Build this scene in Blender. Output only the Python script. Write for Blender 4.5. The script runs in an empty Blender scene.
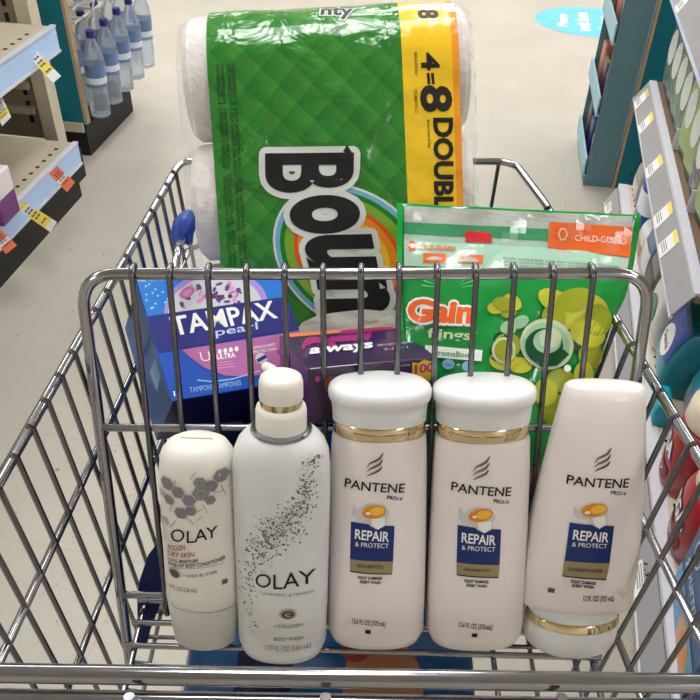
import bpy, bmesh, math, random
from mathutils import Vector, Matrix
random.seed(7)
SC = bpy.context.scene
COL = SC.collection
R_ = math.radians
FPX, TH, RO = 800.0, R_(39.5), R_(1.5)
CAM = Vector((0, 0, 1.42))
F_ = Vector((0, math.cos(TH), -math.sin(TH)))
U0 = Vector((0, math.sin(TH), math.cos(TH)))
RX = Vector((1, 0, 0)) * math.cos(RO) + U0 * math.sin(RO)
UP = Vector((1, 0, 0)) * -math.sin(RO) + U0 * math.cos(RO)
# survey helpers: turn a measured sight line into a point of the place at a known height, distance or depth
def ray(x, y): return F_ + RX * ((x-350)/FPX) - UP * ((y-350)/FPX)
def atz(x, y, h):
    r = ray(x, y); return CAM + r * ((h-CAM.z)/r.z)
def aty(x, y, Y):
    r = ray(x, y); return CAM + r * (Y/r.y)
def atd(x, y, d): return CAM + ray(x, y) * d
def proj(p):
    v = Vector(p)-CAM; t = v.dot(F_)
    return 350+FPX*v.dot(RX)/t, 350-FPX*v.dot(UP)/t

# ---------------------------------------------------------------- materials
MATS = {}
def lin(c): return tuple((v/12.92 if v <= .04045 else ((v+.055)/1.055)**2.4) for v in c)
def mat(name, col, rough=.5, metal=0, noise=.04, nscale=30, bump=0, bscale=40, coat=0, alpha=1, trans=0, sss=0, emit=0, ior=1.45, spec=.5):
    """col is sRGB 0..1"""
    if name in MATS: return MATS[name]
    m = bpy.data.materials.new(name); m.use_nodes = True
    nt = m.node_tree; b = nt.nodes['Principled BSDF']
    c = lin(col)
    b.inputs['Roughness'].default_value = rough; b.inputs['Metallic'].default_value = metal
    b.inputs['Coat Weight'].default_value = coat; b.inputs['Alpha'].default_value = alpha
    b.inputs['Transmission Weight'].default_value = trans; b.inputs['IOR'].default_value = ior
    b.inputs['Specular IOR Level'].default_value = spec
    if sss: b.inputs['Subsurface Weight'].default_value = sss; b.inputs['Subsurface Scale'].default_value = .01
    if emit:
        b.inputs['Emission Color'].default_value = (*c, 1); b.inputs['Emission Strength'].default_value = emit
    tc = nt.nodes.new('ShaderNodeTexCoord')
    n = nt.nodes.new('ShaderNodeTexNoise'); n.inputs['Scale'].default_value = nscale; n.inputs['Detail'].default_value = 3
    nt.links.new(tc.outputs['Object'], n.inputs['Vector'])
    mx = nt.nodes.new('ShaderNodeMix'); mx.data_type = 'RGBA'
    mx.inputs[6].default_value = (*[max(0, v*(1-noise*2)) for v in c], 1); mx.inputs[7].default_value = (*[min(1, v*(1+noise)) for v in c], 1)
    nt.links.new(n.outputs['Fac'], mx.inputs[0]); nt.links.new(mx.outputs[2], b.inputs['Base Color'])
    if bump:
        n2 = nt.nodes.new('ShaderNodeTexNoise'); n2.inputs['Scale'].default_value = bscale; n2.inputs['Detail'].default_value = 2
        nt.links.new(tc.outputs['Object'], n2.inputs['Vector'])
        bp = nt.nodes.new('ShaderNodeBump'); bp.inputs['Strength'].default_value = bump; bp.inputs['Distance'].default_value = .01
        nt.links.new(n2.outputs['Fac'], bp.inputs['Height']); nt.links.new(bp.outputs['Normal'], b.inputs['Normal'])
    MATS[name] = m; return m

chrome = mat('chrome', (.66, .665, .69), .14, 1, noise=.06)
chrome_d = mat('shaded_chrome', (.45, .455, .47), .2, 1, noise=.1)  # wire chrome darkened in colour to stand for the dark surroundings it reflects
white_pl = mat('pearl_white_plastic', (.93, .90, .895), .28, coat=.3, noise=.01, sss=.05)
cap_pl = mat('milky_cap_plastic', (.905, .91, .92), .3, noise=.01, sss=.15)
ivory_pl = mat('ivory_plastic', (.925, .915, .885), .4, noise=.01, sss=.05)
grey_cap = mat('grey_white_plastic', (.80, .795, .77), .42, noise=.01)
cool_pl = mat('cool_white_plastic', (.87, .875, .88), .35, noise=.01, sss=.03)
gold = mat('gold_foil', (.90, .82, .66), .08, 1, noise=.1, nscale=60)
bronze = mat('bronze_ink', (.50, .44, .35), .35, .6)
black = mat('black_ink', (.06, .06, .065), .5)
grey_ink = mat('grey_ink', (.36, .36, .38), .5)
lgrey_ink = mat('light_grey_ink', (.58, .57, .57), .5)
rust_ink = mat('rust_ink', (.76, .52, .45), .5)
navy = mat('navy_ink', (.01, .17, .44), .3, noise=.1)
khaki = mat('khaki_foil', (.62, .56, .42), .3, .3)
wht = mat('white_ink', (.95, .95, .94), .45, noise=.01)
amber = mat('amber_ink', (.90, .55, .12), .3); amber_l = mat('light_amber_ink', (.97, .76, .25), .3)
splash = mat('pale_grey_ink', (.82, .81, .81), .4)

def glossy(name, col, rough=.3, **k): return mat(name, col, rough, **k)

# ---------------------------------------------------------------- mesh helpers
def link(o, parent=None, kind=None):
    COL.objects.link(o)
    if parent: o.parent = parent
    if kind: o['kind'] = kind
    return o
def obj(name, bm, mats, parent=None, smooth=None, kind=None, recalc=True, bevel=0):
    if recalc: bmesh.ops.recalc_face_normals(bm, faces=bm.faces)
    me = bpy.data.meshes.new(name); bm.to_mesh(me); bm.free()
    for m in (mats if isinstance(mats, (list, tuple)) else [mats]): me.materials.append(m)
    o = bpy.data.objects.new(name, me); link(o, parent, kind)
    if smooth is not None:
        me.polygons.foreach_set('use_smooth', [True]*len(me.polygons))
        if smooth < 180: 
            try: me.set_sharp_from_angle(angle=R_(smooth))
            except Exception: pass
    if bevel:
        md = o.modifiers.new('bevel', 'BEVEL'); md.width = bevel; md.segments = 2; md.limit_method = 'ANGLE'
    return o
def tag(o, label, cat, group=None, kind=None):
    o['label'] = label; o['category'] = cat
    if group: o['group'] = group
    if kind: o['kind'] = kind
    return o
def thing(name, label, cat, M=None, group=None):
    o = bpy.data.objects.new(name, None); COL.objects.link(o); o.empty_display_size = .05
    if M is not None:
        o.location = M.to_translation(); o.rotation_euler = M.to_euler()
    return tag(o, label, cat, group)
def frame(o, x, y, z):
    """matrix from origin and three axes"""
    return Matrix(((x.x, y.x, z.x, o.x), (x.y, y.y, z.y, o.y), (x.z, y.z, z.z, o.z), (0, 0, 0, 1)))
def tube(bm, pts, r, n=8, closed=False, mi=0):
    pts = [Vector(p) for p in pts]; rings = []
    N = len(pts); prev = None
    for i, p in enumerate(pts):
        if closed: t = (pts[(i+1) % N]-pts[i-1]).normalized()
        else:
            a = pts[max(i-1, 0)]; b = pts[min(i+1, N-1)]; t = (b-a).normalized()
        if prev is None:
            h = Vector((0, 0, 1)) if abs(t.z) < .9 else Vector((1, 0, 0))
            u = t.cross(h).normalized()
        else: u = (prev - t*prev.dot(t)).normalized()
        prev = u; v = t.cross(u)
        rr = r[i] if isinstance(r, (list, tuple)) else r
        rings.append([bm.verts.new(p + (u*math.cos(2*math.pi*k/n)+v*math.sin(2*math.pi*k/n))*rr) for k in range(n)])
    for i in range(N if closed else N-1):
        A, B = rings[i], rings[(i+1) % N]
        for k in range(n):
            f = bm.faces.new((A[k], A[(k+1) % n], B[(k+1) % n], B[k])); f.material_index = mi
    if not closed:
        bm.faces.new(rings[0][::-1]).material_index = mi; bm.faces.new(rings[-1]).material_index = mi
def fillet(pts, rad, n=5, closed=False):
    pts = [Vector(p) for p in pts]; out = []; N = len(pts)
    for i, p in enumerate(pts):
        if not closed and i in (0, N-1): out.append(p); continue
        a = (pts[i-1]-p); b = (pts[(i+1) % N]-p)
        r = min(rad, a.length*.45, b.length*.45)
        A = p+a.normalized()*r; B = p+b.normalized()*r
        for k in range(n+1):
            t = k/n; out.append(A*(1-t)**2+p*2*t*(1-t)+B*t*t)
    return out
def box(bm, x0, x1, y0, y1, z0, z1, M=None, mi=0):
    vs = [bm.verts.new((M @ Vector(c)) if M else c) for c in
          ((x0, y0, z0), (x1, y0, z0), (x1, y1, z0), (x0, y1, z0), (x0, y0, z1), (x1, y0, z1), (x1, y1, z1), (x0, y1, z1))]
    for q in ((3, 2, 1, 0), (4, 5, 6, 7), (0, 1, 5, 4), (1, 2, 6, 5), (2, 3, 7, 6), (3, 0, 4, 7)):
        f = bm.faces.new([vs[i] for i in q]); f.material_index = mi
def loft(bm, secs, N=56, cap0=True, cap1=True, mi=0):
    """secs: (z, a, b, n[, cx, cy]) superellipse sections"""
    rings = []
    for s in secs:
        z, a, b, n = s[:4]; cx, cy = (s[4], s[5]) if len(s) > 4 else (0, 0)
        ring = []
        for k in range(N):
            t = 2*math.pi*k/N; c, d = math.cos(t), math.sin(t)
            ring.append(bm.verts.new((cx+a*math.copysign(abs(c)**(2/n), c), cy+b*math.copysign(abs(d)**(2/n), d), z)))
        rings.append(ring)
    for A, B in zip(rings, rings[1:]):
        for k in range(N): bm.faces.new((A[k], A[(k+1) % N], B[(k+1) % N], B[k])).material_index = mi
    if cap0: bm.faces.new(rings[0][::-1]).material_index = mi
    if cap1: bm.faces.new(rings[-1]).material_index = mi
def interp(tab, z):
    if z <= tab[0][0]: return tab[0][1:]
    for p, q in zip(tab, tab[1:]):
        if z <= q[0]:
            t = (z-p[0])/(q[0]-p[0]); return [u*(1-t)+v*t for u, v in zip(p[1:], q[1:])]
    return tab[-1][1:]

# ---------------------------------------------------------------- printed artwork (flat layers mapped onto a surface)
class Art:
    def __init__(s): s.bm = bmesh.new(); s.mats = []; s.h = .00022
    def mi(s, m):
        if m not in s.mats: s.mats.append(m)
        return s.mats.index(m)
    def poly(s, pts, m, L=1):
        vs = [s.bm.verts.new((p[0], p[1], L)) for p in pts]
        f = s.bm.faces.new(vs); f.material_index = s.mi(m)
    def rect(s, x0, y0, x1, y1, m, L=1): s.poly([(x0, y0), (x1, y0), (x1, y1), (x0, y1)], m, L)
    def ell(s, cx, cy, a, b, m, L=1, rot=0, n=28, a0=0, a1=360):
        pts = []
        for k in range(n+(0 if a1-a0 >= 360 else 1)):
            t = R_(a0+(a1-a0)*k/n); x, y = a*math.cos(t), b*math.sin(t); c, d = math.cos(R_(rot)), math.sin(R_(rot))
            pts.append((cx+x*c-y*d, cy+x*d+y*c))
        s.poly(pts, m, L)
    def stroke(s, pts, w, m, L=1):
        P = [Vector((p[0], p[1])) for p in pts]; Lf, Rt = [], []
        for i, p in enumerate(P):
            t = (P[min(i+1, len(P)-1)]-P[max(i-1, 0)]).normalized(); nn = Vector((-t.y, t.x))
            ww = w[i] if isinstance(w, (list, tuple)) else w
            Lf.append(p+nn*ww/2); Rt.append(p-nn*ww/2)
        for i in range(len(P)-1): s.poly([Lf[i], Rt[i], Rt[i+1], Lf[i+1]], m, L)
    def text(s, body, o, ux, uy, m, L=1, bold=0, mode='fit', sp=1.0, outline=None, res=3):
        """o = baseline-left, ux = vector along the whole word, uy = vector of the cap height"""
        def mk(off):
            cu = bpy.data.curves.new('t', 'FONT'); cu.body = body; cu.offset = off; cu.resolution_u = res; cu.space_character = sp
            cu.dimensions = '2D'; cu.fill_mode = 'BOTH'
            ob = bpy.data.objects.new('t', cu); me = bpy.data.meshes.new_from_object(ob)
            return cu, ob, me
        cu, ob, me = mk(0)
        if not me.vertices: return
        x0 = min(v.co.x for v in me.vertices); x1 = max(v.co.x for v in me.vertices)
        y0 = 0.0 if any(ch.isupper() or ch.isdigit() for ch in body) else min(v.co.y for v in me.vertices)
        y1 = .729 if any(ch.isupper() or ch.isdigit() for ch in body) else max(v.co.y for v in me.vertices)
        bpy.data.objects.remove(ob); bpy.data.curves.remove(cu); bpy.data.meshes.remove(me)
        o = Vector(o); ux = Vector(ux); uy = Vector(uy)
        for off, mm, LL in (([(outline[0], outline[1], L)] if outline else []) + [(bold, m, L+(1 if outline else 0))]):
            cu, ob, me = mk(off)
            nb = len(s.bm.verts); mp = {}
            for v in me.vertices:
                q = o+ux*((v.co.x-x0)/(x1-x0))+uy*((v.co.y-y0)/(y1-y0)); mp[v.index] = s.bm.verts.new((q.x, q.y, LL))
            for p in me.polygons:
                try:
                    f = s.bm.faces.new([mp[i] for i in p.vertices]); f.material_index = s.mi(mm)
                except ValueError: pass
            bpy.data.objects.remove(ob); bpy.data.curves.remove(cu); bpy.data.meshes.remove(me)
    def halo(s, body, o, ux, uy, r, m, L, bold, n=14):
        for k in range(n):
            s.text(body, Vector(o)+Vector((math.cos(2*math.pi*k/n), math.sin(2*math.pi*k/n)))*r, ux, uy, m, L, bold=bold, res=5)
    def build(s, name, parent, fn, step=None, smooth=None):
        bm = s.bm
        if step:
            bmesh.ops.triangulate(bm, faces=[f for f in bm.faces if len(f.verts) > 4])
            xs = [v.co.x for v in bm.verts]; ys = [v.co.y for v in bm.verts]
            for ax, vals in ((0, xs), (1, ys)):
                st = step[ax]
                if not st: continue
                k = math.floor(min(vals)/st)+1
                while k*st < max(vals):
                    c = [0, 0, 0]; c[ax] = k*st; nrm = [0, 0, 0]; nrm[ax] = 1
                    bmesh.ops.bisect_plane(bm, geom=bm.verts[:]+bm.edges[:]+bm.faces[:], plane_co=c, plane_no=nrm, dist=1e-7); k += 1
        for v in bm.verts: v.co = fn(v.co.x, v.co.y, v.co.z*s.h)
        for f in bm.faces: f.normal_update()
        return obj(name, bm, s.mats, parent, smooth=smooth, recalc=False)

# ================================================================= CAMERA
cam = bpy.data.cameras.new('camera'); cam.sensor_width = 36; cam.lens = 36*FPX/700; cam.sensor_fit = 'HORIZONTAL'
cam.clip_start = .02
co = bpy.data.objects.new('camera', cam); COL.objects.link(co)
co.matrix_world = frame(CAM, RX, UP, -F_); SC.camera = co
SC.view_settings.view_transform = 'Standard'; SC.view_settings.look = 'None'
SC.view_settings.gamma = 1; SC.view_settings.use_curve_mapping = False

# ================================================================= THE SHOP
def floor_mat():
    m = bpy.data.materials.new('speckled_vinyl_tile'); m.use_nodes = True; nt = m.node_tree; b = nt.nodes['Principled BSDF']
    tc = nt.nodes.new('ShaderNodeTexCoord')
    def noise(sc, det=3):
        n = nt.nodes.new('ShaderNodeTexNoise'); n.inputs['Scale'].default_value = sc; n.inputs['Detail'].default_value = det
        nt.links.new(tc.outputs['Object'], n.inputs['Vector']); return n
    def ramp(src, p0, p1, c0, c1):
        r = nt.nodes.new('ShaderNodeValToRGB'); e = r.color_ramp.elements
        e[0].position = p0; e[1].position = p1; e[0].color = (*c0, 1); e[1].color = (*c1, 1); nt.links.new(src, r.inputs[0]); return r
    base = ramp(noise(3.0, 5).outputs['Fac'], .3, .7, lin((.675, .655, .61)), lin((.72, .70, .655)))
    fleck = ramp(noise(42, 3).outputs['Fac'], .69, .73, (0, 0, 0), (1, 1, 1))
    fl2 = ramp(noise(85, 2).outputs['Fac'], .68, .72, (0, 0, 0), (1, 1, 1))
    mx = nt.nodes.new('ShaderNodeMix'); mx.data_type = 'RGBA'; mx.inputs[7].default_value = (*lin((.52, .49, .46)), 1)
    nt.links.new(fleck.outputs[0], mx.inputs[0]); nt.links.new(base.outputs[0], mx.inputs[6])
    mx2 = nt.nodes.new('ShaderNodeMix'); mx2.data_type = 'RGBA'; mx2.inputs[7].default_value = (*lin((.62, .60, .57)), 1)
    nt.links.new(fl2.outputs[0], mx2.inputs[0]); nt.links.new(mx.outputs[2], mx2.inputs[6])
    br = nt.nodes.new('ShaderNodeTexBrick'); br.offset = 0; br.inputs['Scale'].default_value = 1
    br.inputs['Brick Width'].default_value = .305; br.inputs['Row Height'].default_value = .305; br.inputs['Mortar Size'].default_value = .0008
    br.inputs['Color1'].default_value = br.inputs['Color2'].default_value = (1, 1, 1, 1); br.inputs['Mortar'].default_value = (.82, .82, .82, 1)
    mp = nt.nodes.new('ShaderNodeMapping'); mp.inputs['Rotation'].default_value[2] = R_(10)
    nt.links.new(tc.outputs['Object'], mp.inputs['Vector']); nt.links.new(mp.outputs[0], br.inputs['Vector'])
    mu = nt.nodes.new('ShaderNodeMix'); mu.data_type = 'RGBA'; mu.blend_type = 'MULTIPLY'; mu.inputs[0].default_value = 1
    nt.links.new(mx2.outputs[2], mu.inputs[6]); nt.links.new(br.outputs['Color'], mu.inputs[7])
    nt.links.new(mu.outputs[2], b.inputs['Base Color']); b.inputs['Roughness'].default_value = .38
    b.inputs['Specular IOR Level'].default_value = .5
    return m
bm = bmesh.new(); box(bm, -5, 5, -3, 9, -.1, 0); obj('floor', bm, floor_mat(), kind='structure')
wall = mat('cream_wall_paint', (.86, .83, .78), .7)
for nm, a in (('wall_back', (-5, 5, 9, 9.1, 0, 3.2)), ('wall_front', (-5, 5, -3.1, -3, 0, 3.2)), ('wall_left', (-5.1, -5, -3, 9, 0, 3.2)), ('wall_right', (5, 5.1, -3, 9, 0, 3.2))):
    bm = bmesh.new(); box(bm, *a); obj(nm, bm, wall, kind='structure')
bm = bmesh.new(); box(bm, -5, 5, -3, 9, 3.2, 3.3); obj('ceiling', bm, mat('ceiling_tile_white', (.84, .83, .81), .8), kind='structure')
lampm = mat('fluorescent_diffuser', (.99, .988, .985), .5, emit=17, noise=0); lframe = mat('lamp_frame_white', (.9, .9, .9), .4)
LG = 'fluorescent ceiling lights above the aisle'
for (lx, ly) in [(-2.9, -1.5), (2.0, -1.8), (-2.6, 1.5), (-.2, 1.3), (2.3, 1.1), (-2.2, 3.8), (.2, 3.7), (2.6, 3.5), (-1.9, 5.5), (.5, 5.3), (2.9, 5.1), (-1.6, 7.2), (.8, 7.0), (3.2, 6.8)]:
    t = thing('ceiling_light', 'long rectangular fluorescent ceiling light panel over the shop floor', 'ceiling light', Matrix.Translation((lx, ly, 3.2)) @ Matrix.Rotation(R_(-10), 4, 'Z'), LG)
    bm = bmesh.new()
    for a in ((-.32, .32, -.62, -.6), (-.32, .32, .6, .62), (-.32, -.3, -.6, .6), (.3, .32, -.6, .6)): box(bm, *a, -.05, 0)
    obj('lamp_frame', bm, lframe, t)
    bm = bmesh.new(); box(bm, -.3, .3, -.6, .6, -.035, -.02); obj('lamp_diffuser', bm, lampm, t)

beige = mat('beige_shelf_metal', (.72, .68, .60), .5); beige_d = mat('tan_back_panel', (.58, .54, .46), .6)
beige_l = mat('light_beige_metal', (.82, .78, .70), .5)
teal = mat('teal_laminate', (.05, .45, .52), .45, noise=.06); wood_edge = mat('wood_edge', (.70, .62, .50), .6)
strip_b = mat('blue_label_strip', (.68, .79, .95), .25, noise=.03); lip = mat('clear_grey_lip', (.78, .80, .85), .25)
blackm = mat('black_plinth', (.09, .09, .09), .6); dark_hole = mat('dark_slot', (.10, .09, .08), .8)
strip_g = mat('grey_label_strip', (.60, .60, .62), .3); lip_w = mat('white_plastic_lip', (.84, .84, .87), .3)
tagw = mat('tag_paper_white', (.93, .93, .93), .6); tagy = mat('tag_paper_yellow', (.96, .87, .35), .6); tago = mat('tag_paper_orange', (.97, .50, .33), .6)

# ---- left gondola: axis g runs along the aisle, n points into the aisle
gl = Vector((math.sin(R_(8.7)), math.cos(R_(8.7)), 0)); nl = Vector((gl.y, -gl.x, 0))
EL = Vector((-.955, 2.56, 0))
ML = frame(EL, nl, gl, Vector((0, 0, 1)))      # local: x = into aisle, y = away along aisle, z up ; shelf body at x<0, y<0
t = thing('shelf_unit', 'beige metal store shelving with blue label strips at the left of the aisle', 'shelf unit', ML)
def holes(bm, y0, y1, step, x, z, s=.006):
    y = y0
    while y < y1:
        box(bm, x-s, x+s, y-s, y+s, z, z+.0008); y += step
bm = bmesh.new(); box(bm, -.46, -.012, -1.6, 0, .175, .2); holes_bm = bmesh.new(); holes(holes_bm, -1.5, -.03, .045, -.05, .2)
o = obj('base_shelf', bm, beige, t); obj('shelf_perforation', holes_bm, dark_hole, o)
bm = bmesh.new(); box(bm, -.012, -.0, -1.6, 0, .13, .2); o = obj('label_strip', bm, strip_b, t)
bm = bmesh.new(); box(bm, -.014, .003, -1.6, 0, .2, .206); box(bm, -.002, .004, -1.6, 0, .122, .13); obj('strip_lip', bm, lip, o)
bm = bmesh.new(); box(bm, -.44, -.02, -1.6, -.01, 0, .13); obj('kick_plate', bm, blackm, t)
bm = bmesh.new(); box(bm, -.46, -.022, -1.6, .03, .56, .58); holes_bm = bmesh.new(); holes(holes_bm, -1.5, -.03, .045, -.06, .58)
o = obj('upper_shelf', bm, beige, t); obj('shelf_perforation', holes_bm, dark_hole, o)
bm = bmesh.new(); box(bm, -.022, -.010, -1.6, .03, .51, .58); o = obj('label_strip', bm, strip_b, t)
bm = bmesh.new(); box(bm, -.024, -.007, -1.6, .03, .58, .586); box(bm, -.012, -.006, -1.6, .03, .502, .51); obj('strip_lip', bm, lip, o)
bm = bmesh.new(); box(bm, -.5, -.47, -1.6, .05, 0, 1.7); obj('back_panel', bm, beige_d, t)
# end section behind the shelf ends
bm = bmesh.new(); box(bm, -.47, -.185, .13, .15, .14, 1.7); e1 = obj('slotted_end_panel', bm, beige_d, t)
bm = bmesh.new()
for k in range(30): box(bm, -.235, -.222, .125, .1302, .2+k*.05, .228+k*.05)
obj('slot_row', bm, dark_hole, e1)
bm = bmesh.new(); box(bm, -.185, -.135, .11, .17, .1, 1.7); obj('upright_post', bm, beige_l, t)
bm = bmesh.new(); box(bm, -.47, -.2, .10, .13, .24, .262); box(bm, -.47, -.2, .10, .13, .33, .352); obj('shelf_bracket', bm, beige, t)
bm = bmesh.new(); box(bm, -.5, -.07, .01, .14, 0, .115); obj('gap_plinth', bm, blackm, t)

# end-cap with teal side panel and hanging water
pe = atz(88, 123, .15)
ME = frame(Vector((pe.x, pe.y, 0)), nl, gl, Vector((0, 0, 1)))
t = thing('endcap_display', 'tall teal sided end display with wood edging behind the left shelving', 'display stand', ME)
bm = bmesh.new(); box(bm, -.19, -.012, 0, .02, .15, 1.6); obj('side_panel', bm, teal, t)
bm = bmesh.new(); box(bm, -.012, 0, -.003, .022, .145, 1.6); obj('wood_edging', bm, wood_edge, t)
bm = bmesh.new(); box(bm, -.19, -.03, .03, .47, 0, .115); obj('black_plinth', bm, blackm, t)
bm = bmesh.new(); box(bm, -.19, -.165, .02, .60, .12, 1.6); obj('back_board', bm, beige_l, t)
bm = bmesh.new(); box(bm, -.11, -.02, -.008, .0, .112, .148); obj('panel_foot', bm, beige_l, t)
wirew = mat('white_wire', (.86, .86, .86), .35)
bm = bmesh.new()
for zz in (.50, .545):
    tube(bm, [(-.16, .04, zz), (-.0, .04, zz), (.0, .60, zz), (-.16, .60, zz)], .004, 6)
for yy in (.10, .21, .32, .43, .54):
    tube(bm, fillet([(-.16, yy, .5), (.03, yy, .5), (.06, yy, .56), (.03, yy+.03, .60), (-.16, yy+.03, .60)], .02), .004, 6)
obj('wire_hook_rack', bm, wirew, t, smooth=60)
wat = mat('clear_water_plastic', (.84, .89, .95), .08, trans=.75, noise=.02, bump=.25, bscale=40, ior=1.3, alpha=.8)
wlab = mat('water_label_blue', (.44, .55, .74), .3, alpha=.85, noise=.3, nscale=14); wcap = mat('deep_blue_cap', (.10, .17, .45), .4)
wdot = mat('white_label_band', (.86, .88, .92), .35)
def water_bottle(M, label):
    w = thing('water_bottle', label, 'bottle', M, 'clear water bottles hanging on the left end display')
    bm = bmesh.new(); loft(bm, [(0, .028, .028, 2), (.006, .036, .036, 2), (.09, .037, .037, 2), (.10, .034, .034, 2), (.11, .037, .037, 2), (.21, .037, .037, 2), (.25, .030, .030, 2), (.285, .014, .014, 2), (.30, .013, .013, 2)], 20)
    obj('bottle_body', bm, wat, w, smooth=50)
    bm = bmesh.new(); loft(bm, [(.12, .0378, .0378, 2), (.20, .0378, .0378, 2)], 20, False, False); 
    o = obj('paper_label', bm, wlab, w, smooth=50)
    bm = bmesh.new(); loft(bm, [(.132, .0383, .0383, 2), (.155, .0383, .0383, 2)], 20, False, False); obj('label_band', bm, wdot, o, smooth=50)
    bm = bmesh.new(); loft(bm, [(.292, .0155, .0155, 2), (.315, .0155, .0155, 2)], 16); obj('bottle_cap', bm, wcap, w, smooth=50)
    return w
wl = ['nearest of the clear water bottles beside the teal panel', 'second clear water bottle from the teal panel', 'middle clear water bottle in the front hanging row', 'fourth clear water bottle from the teal panel', 'farthest clear water bottle, at the right end of the hanging row']
for k, yy in enumerate((.055, .175, .295, .415, .535)):
    water_bottle(ME @ Matrix.Translation((.03, yy, .16+.004*k)) @ Matrix.Rotation(R_(3), 4, 'Y') @ Matrix.Scale(1.08, 4), wl[k])
    water_bottle(ME @ Matrix.Translation((.028, yy+.03, .56)) @ Matrix.Scale(1.08, 4), 'clear water bottle in the upper hanging row, %s' % ('beside the teal panel', 'second from the teal panel', 'in the middle', 'second from the far end', 'at the far end')[k])
    water_bottle(ME @ Matrix.Translation((-.065, yy+.05, .17)) @ Matrix.Scale(1.05, 4), 'clear water bottle behind the front hanging row, %s' % ('beside the teal panel', 'second from the teal panel', 'in the middle', 'second from the far end', 'at the far end')[k])

# price tags: quads measured on the strips, thin paper
def tagquad(px, ds, mats, name, label, group, lines=True):
    """px: 4 corners along the tag (start-left, start-right, end-right, end-left); ds = distances of start and end"""
    P = [atd(*px[0], ds[0]), atd(*px[1], ds[0]), atd(*px[2], ds[1]), atd(*px[3], ds[1])]
    n = (P[1]-P[0]).cross(P[3]-P[0]).normalized()
    if n.dot(CAM-P[0]) < 0: n = -n
    bm = bmesh.new(); cuts = [0]+[c for _, c in mats]
    L = lambda a, b, t: a*(1-t)+b*t
    for i, (m, c) in enumerate(mats):
        q = [L(P[0], P[3], cuts[i]), L(P[1], P[2], cuts[i]), L(P[1], P[2], c), L(P[0], P[3], c)]
        a = [bm.verts.new(v+n*.001) for v in q]; b = [bm.verts.new(v-n*.001) for v in q]
        bm.faces.new(a).material_index = i; bm.faces.new(b[::-1]).material_index = i
        for k in range(4): bm.faces.new((a[k], b[k], b[(k+1) % 4], a[(k+1) % 4])).material_index = i
    ml = [m for m, _ in mats]
    if lines:
        ml.append(grey_ink); gi = len(ml)-1
        for tt in (.2, .3, .42, .52, .7):
            for (u0, u1) in ((.2, .45), (.5, .8)):
                a = L(L(P[0], P[3], tt), L(P[1], P[2], tt), u0); b = L(L(P[0], P[3], tt), L(P[1], P[2], tt), u1)
                c = L(L(P[0], P[3], tt+.045), L(P[1], P[2], tt+.045), u1); d = L(L(P[0], P[3], tt+.045), L(P[1], P[2], tt+.045), u0)
                f = bm.faces.new([bm.verts.new(v+n*.0016) for v in (a, b, c, d)]); f.material_index = gi
    o = obj(name, bm, ml, recalc=False)
    c = sum(P, Vector())/4
    o.data.transform(Matrix.Translation(-c)); o.location = c
    return tag(o, label, 'price tag', group)
tagquad([(24, 52), (31, 45), (61, 76), (53, 83)], (2.46, 2.38), [(tagy, .18), (tagw, .42), (tagy, .78), (tagw, 1)], 'price_tag', 'yellow and white tag hanging from the upper blue strip by the teal panel', 'price tags on the left shelving')
tagquad([(-6, 104), (2, 97), (11, 117), (2, 126)], (2.32, 2.25), [(tagw, .5), (tagy, .8), (tagw, 1)], 'price_tag', 'yellow and white tag cut by the photo edge below the upper blue strip', 'price tags on the left shelving')
tagquad([(17, 209), (24, 201), (57, 222), (50, 232)], (2.42, 2.34), [(tagy, .12), (tagw, .36), (tagy, .85), (tagw, 1)], 'price_tag', 'yellow and white tag sticking out from the lower blue strip', 'price tags on the left shelving')
tagquad([(49, 174), (57, 166), (75, 182), (67, 192)], (2.58, 2.52), [(tago, .45), (tagw, .62), (tago, 1)], 'price_tag', 'orange tag on the lower blue strip, the one nearer the aisle end', 'price tags on the left shelving')
tagquad([(-8, 237), (0, 229), (17, 245), (6, 254)], (2.28, 2.22), [(tago, .45), (tagw, .65), (tago, 1)], 'price_tag', 'orange tag on the lower blue strip at the left photo edge', 'price tags on the left shelving')
# purple pack on left base shelf
p0 = atz(-6, 217, .2)
bm = bmesh.new(); box(bm, -.06, .06, -.05, .05, 0, .075); box(bm, -.06, .06, -.05, .05, .075, .15, mi=1)
o = obj('product_pack', bm, [mat('violet_pack', (.42, .20, .47), .4), mat('pack_white', (.88, .86, .88), .4)], bevel=.006); o.matrix_world = Matrix.Translation(p0) @ Matrix.Rotation(R_(-8), 4, 'Z')
tag(o, 'violet and white pack standing on the lower left shelf', 'package')

# ---- right gondola
gr = Vector((math.sin(R_(10.9)), math.cos(R_(10.9)), 0)); nr = Vector((-gr.y, gr.x, 0))
ER = Vector((.672, 1.353, 0))
MR = frame(ER, gr, -nr, Vector((0, 0, 1)))   # local: x away along aisle, y into the shelf, z up
def RL(p): return MR.inverted() @ p
MRT = frame(ER, gr*-1, -nr, Vector((0, 0, 1)))
def rbox(bm, x0, x1, *r, **k): box(bm, -x1, -x0, *r, **k)
t = thing('shelf_unit', 'metal store shelving with grey label strips at the right of the aisle', 'shelf unit', MRT)
RSHELF = t
def tilted_strip(x0, x1, y0, z0, y1, z1, th=.003):
    a_ = math.atan2(y1-y0, z1-z0); h_ = math.hypot(y1-y0, z1-z0); b_ = bmesh.new()
    box(b_, -x1, -x0, -th, 0, 0, h_, M=Matrix.Translation((0, y0, z0)) @ Matrix.Rotation(-a_, 4, 'X')); return b_
bm = bmesh.new(); rbox(bm, -1.1, 1.05, .0, .5, .165, .19); o = obj('base_shelf', bm, beige_l, t)
bm = bmesh.new()
for k in range(60): rbox(bm, -1.0+k*.036-.004, -1.0+k*.036+.004, .035, .043, .19, .191)
obj('shelf_perforation', bm, dark_hole, o)
o = obj('label_strip', tilted_strip(-1.1, 1.05, -.03, .12, -.004, .175), strip_g, t)
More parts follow.
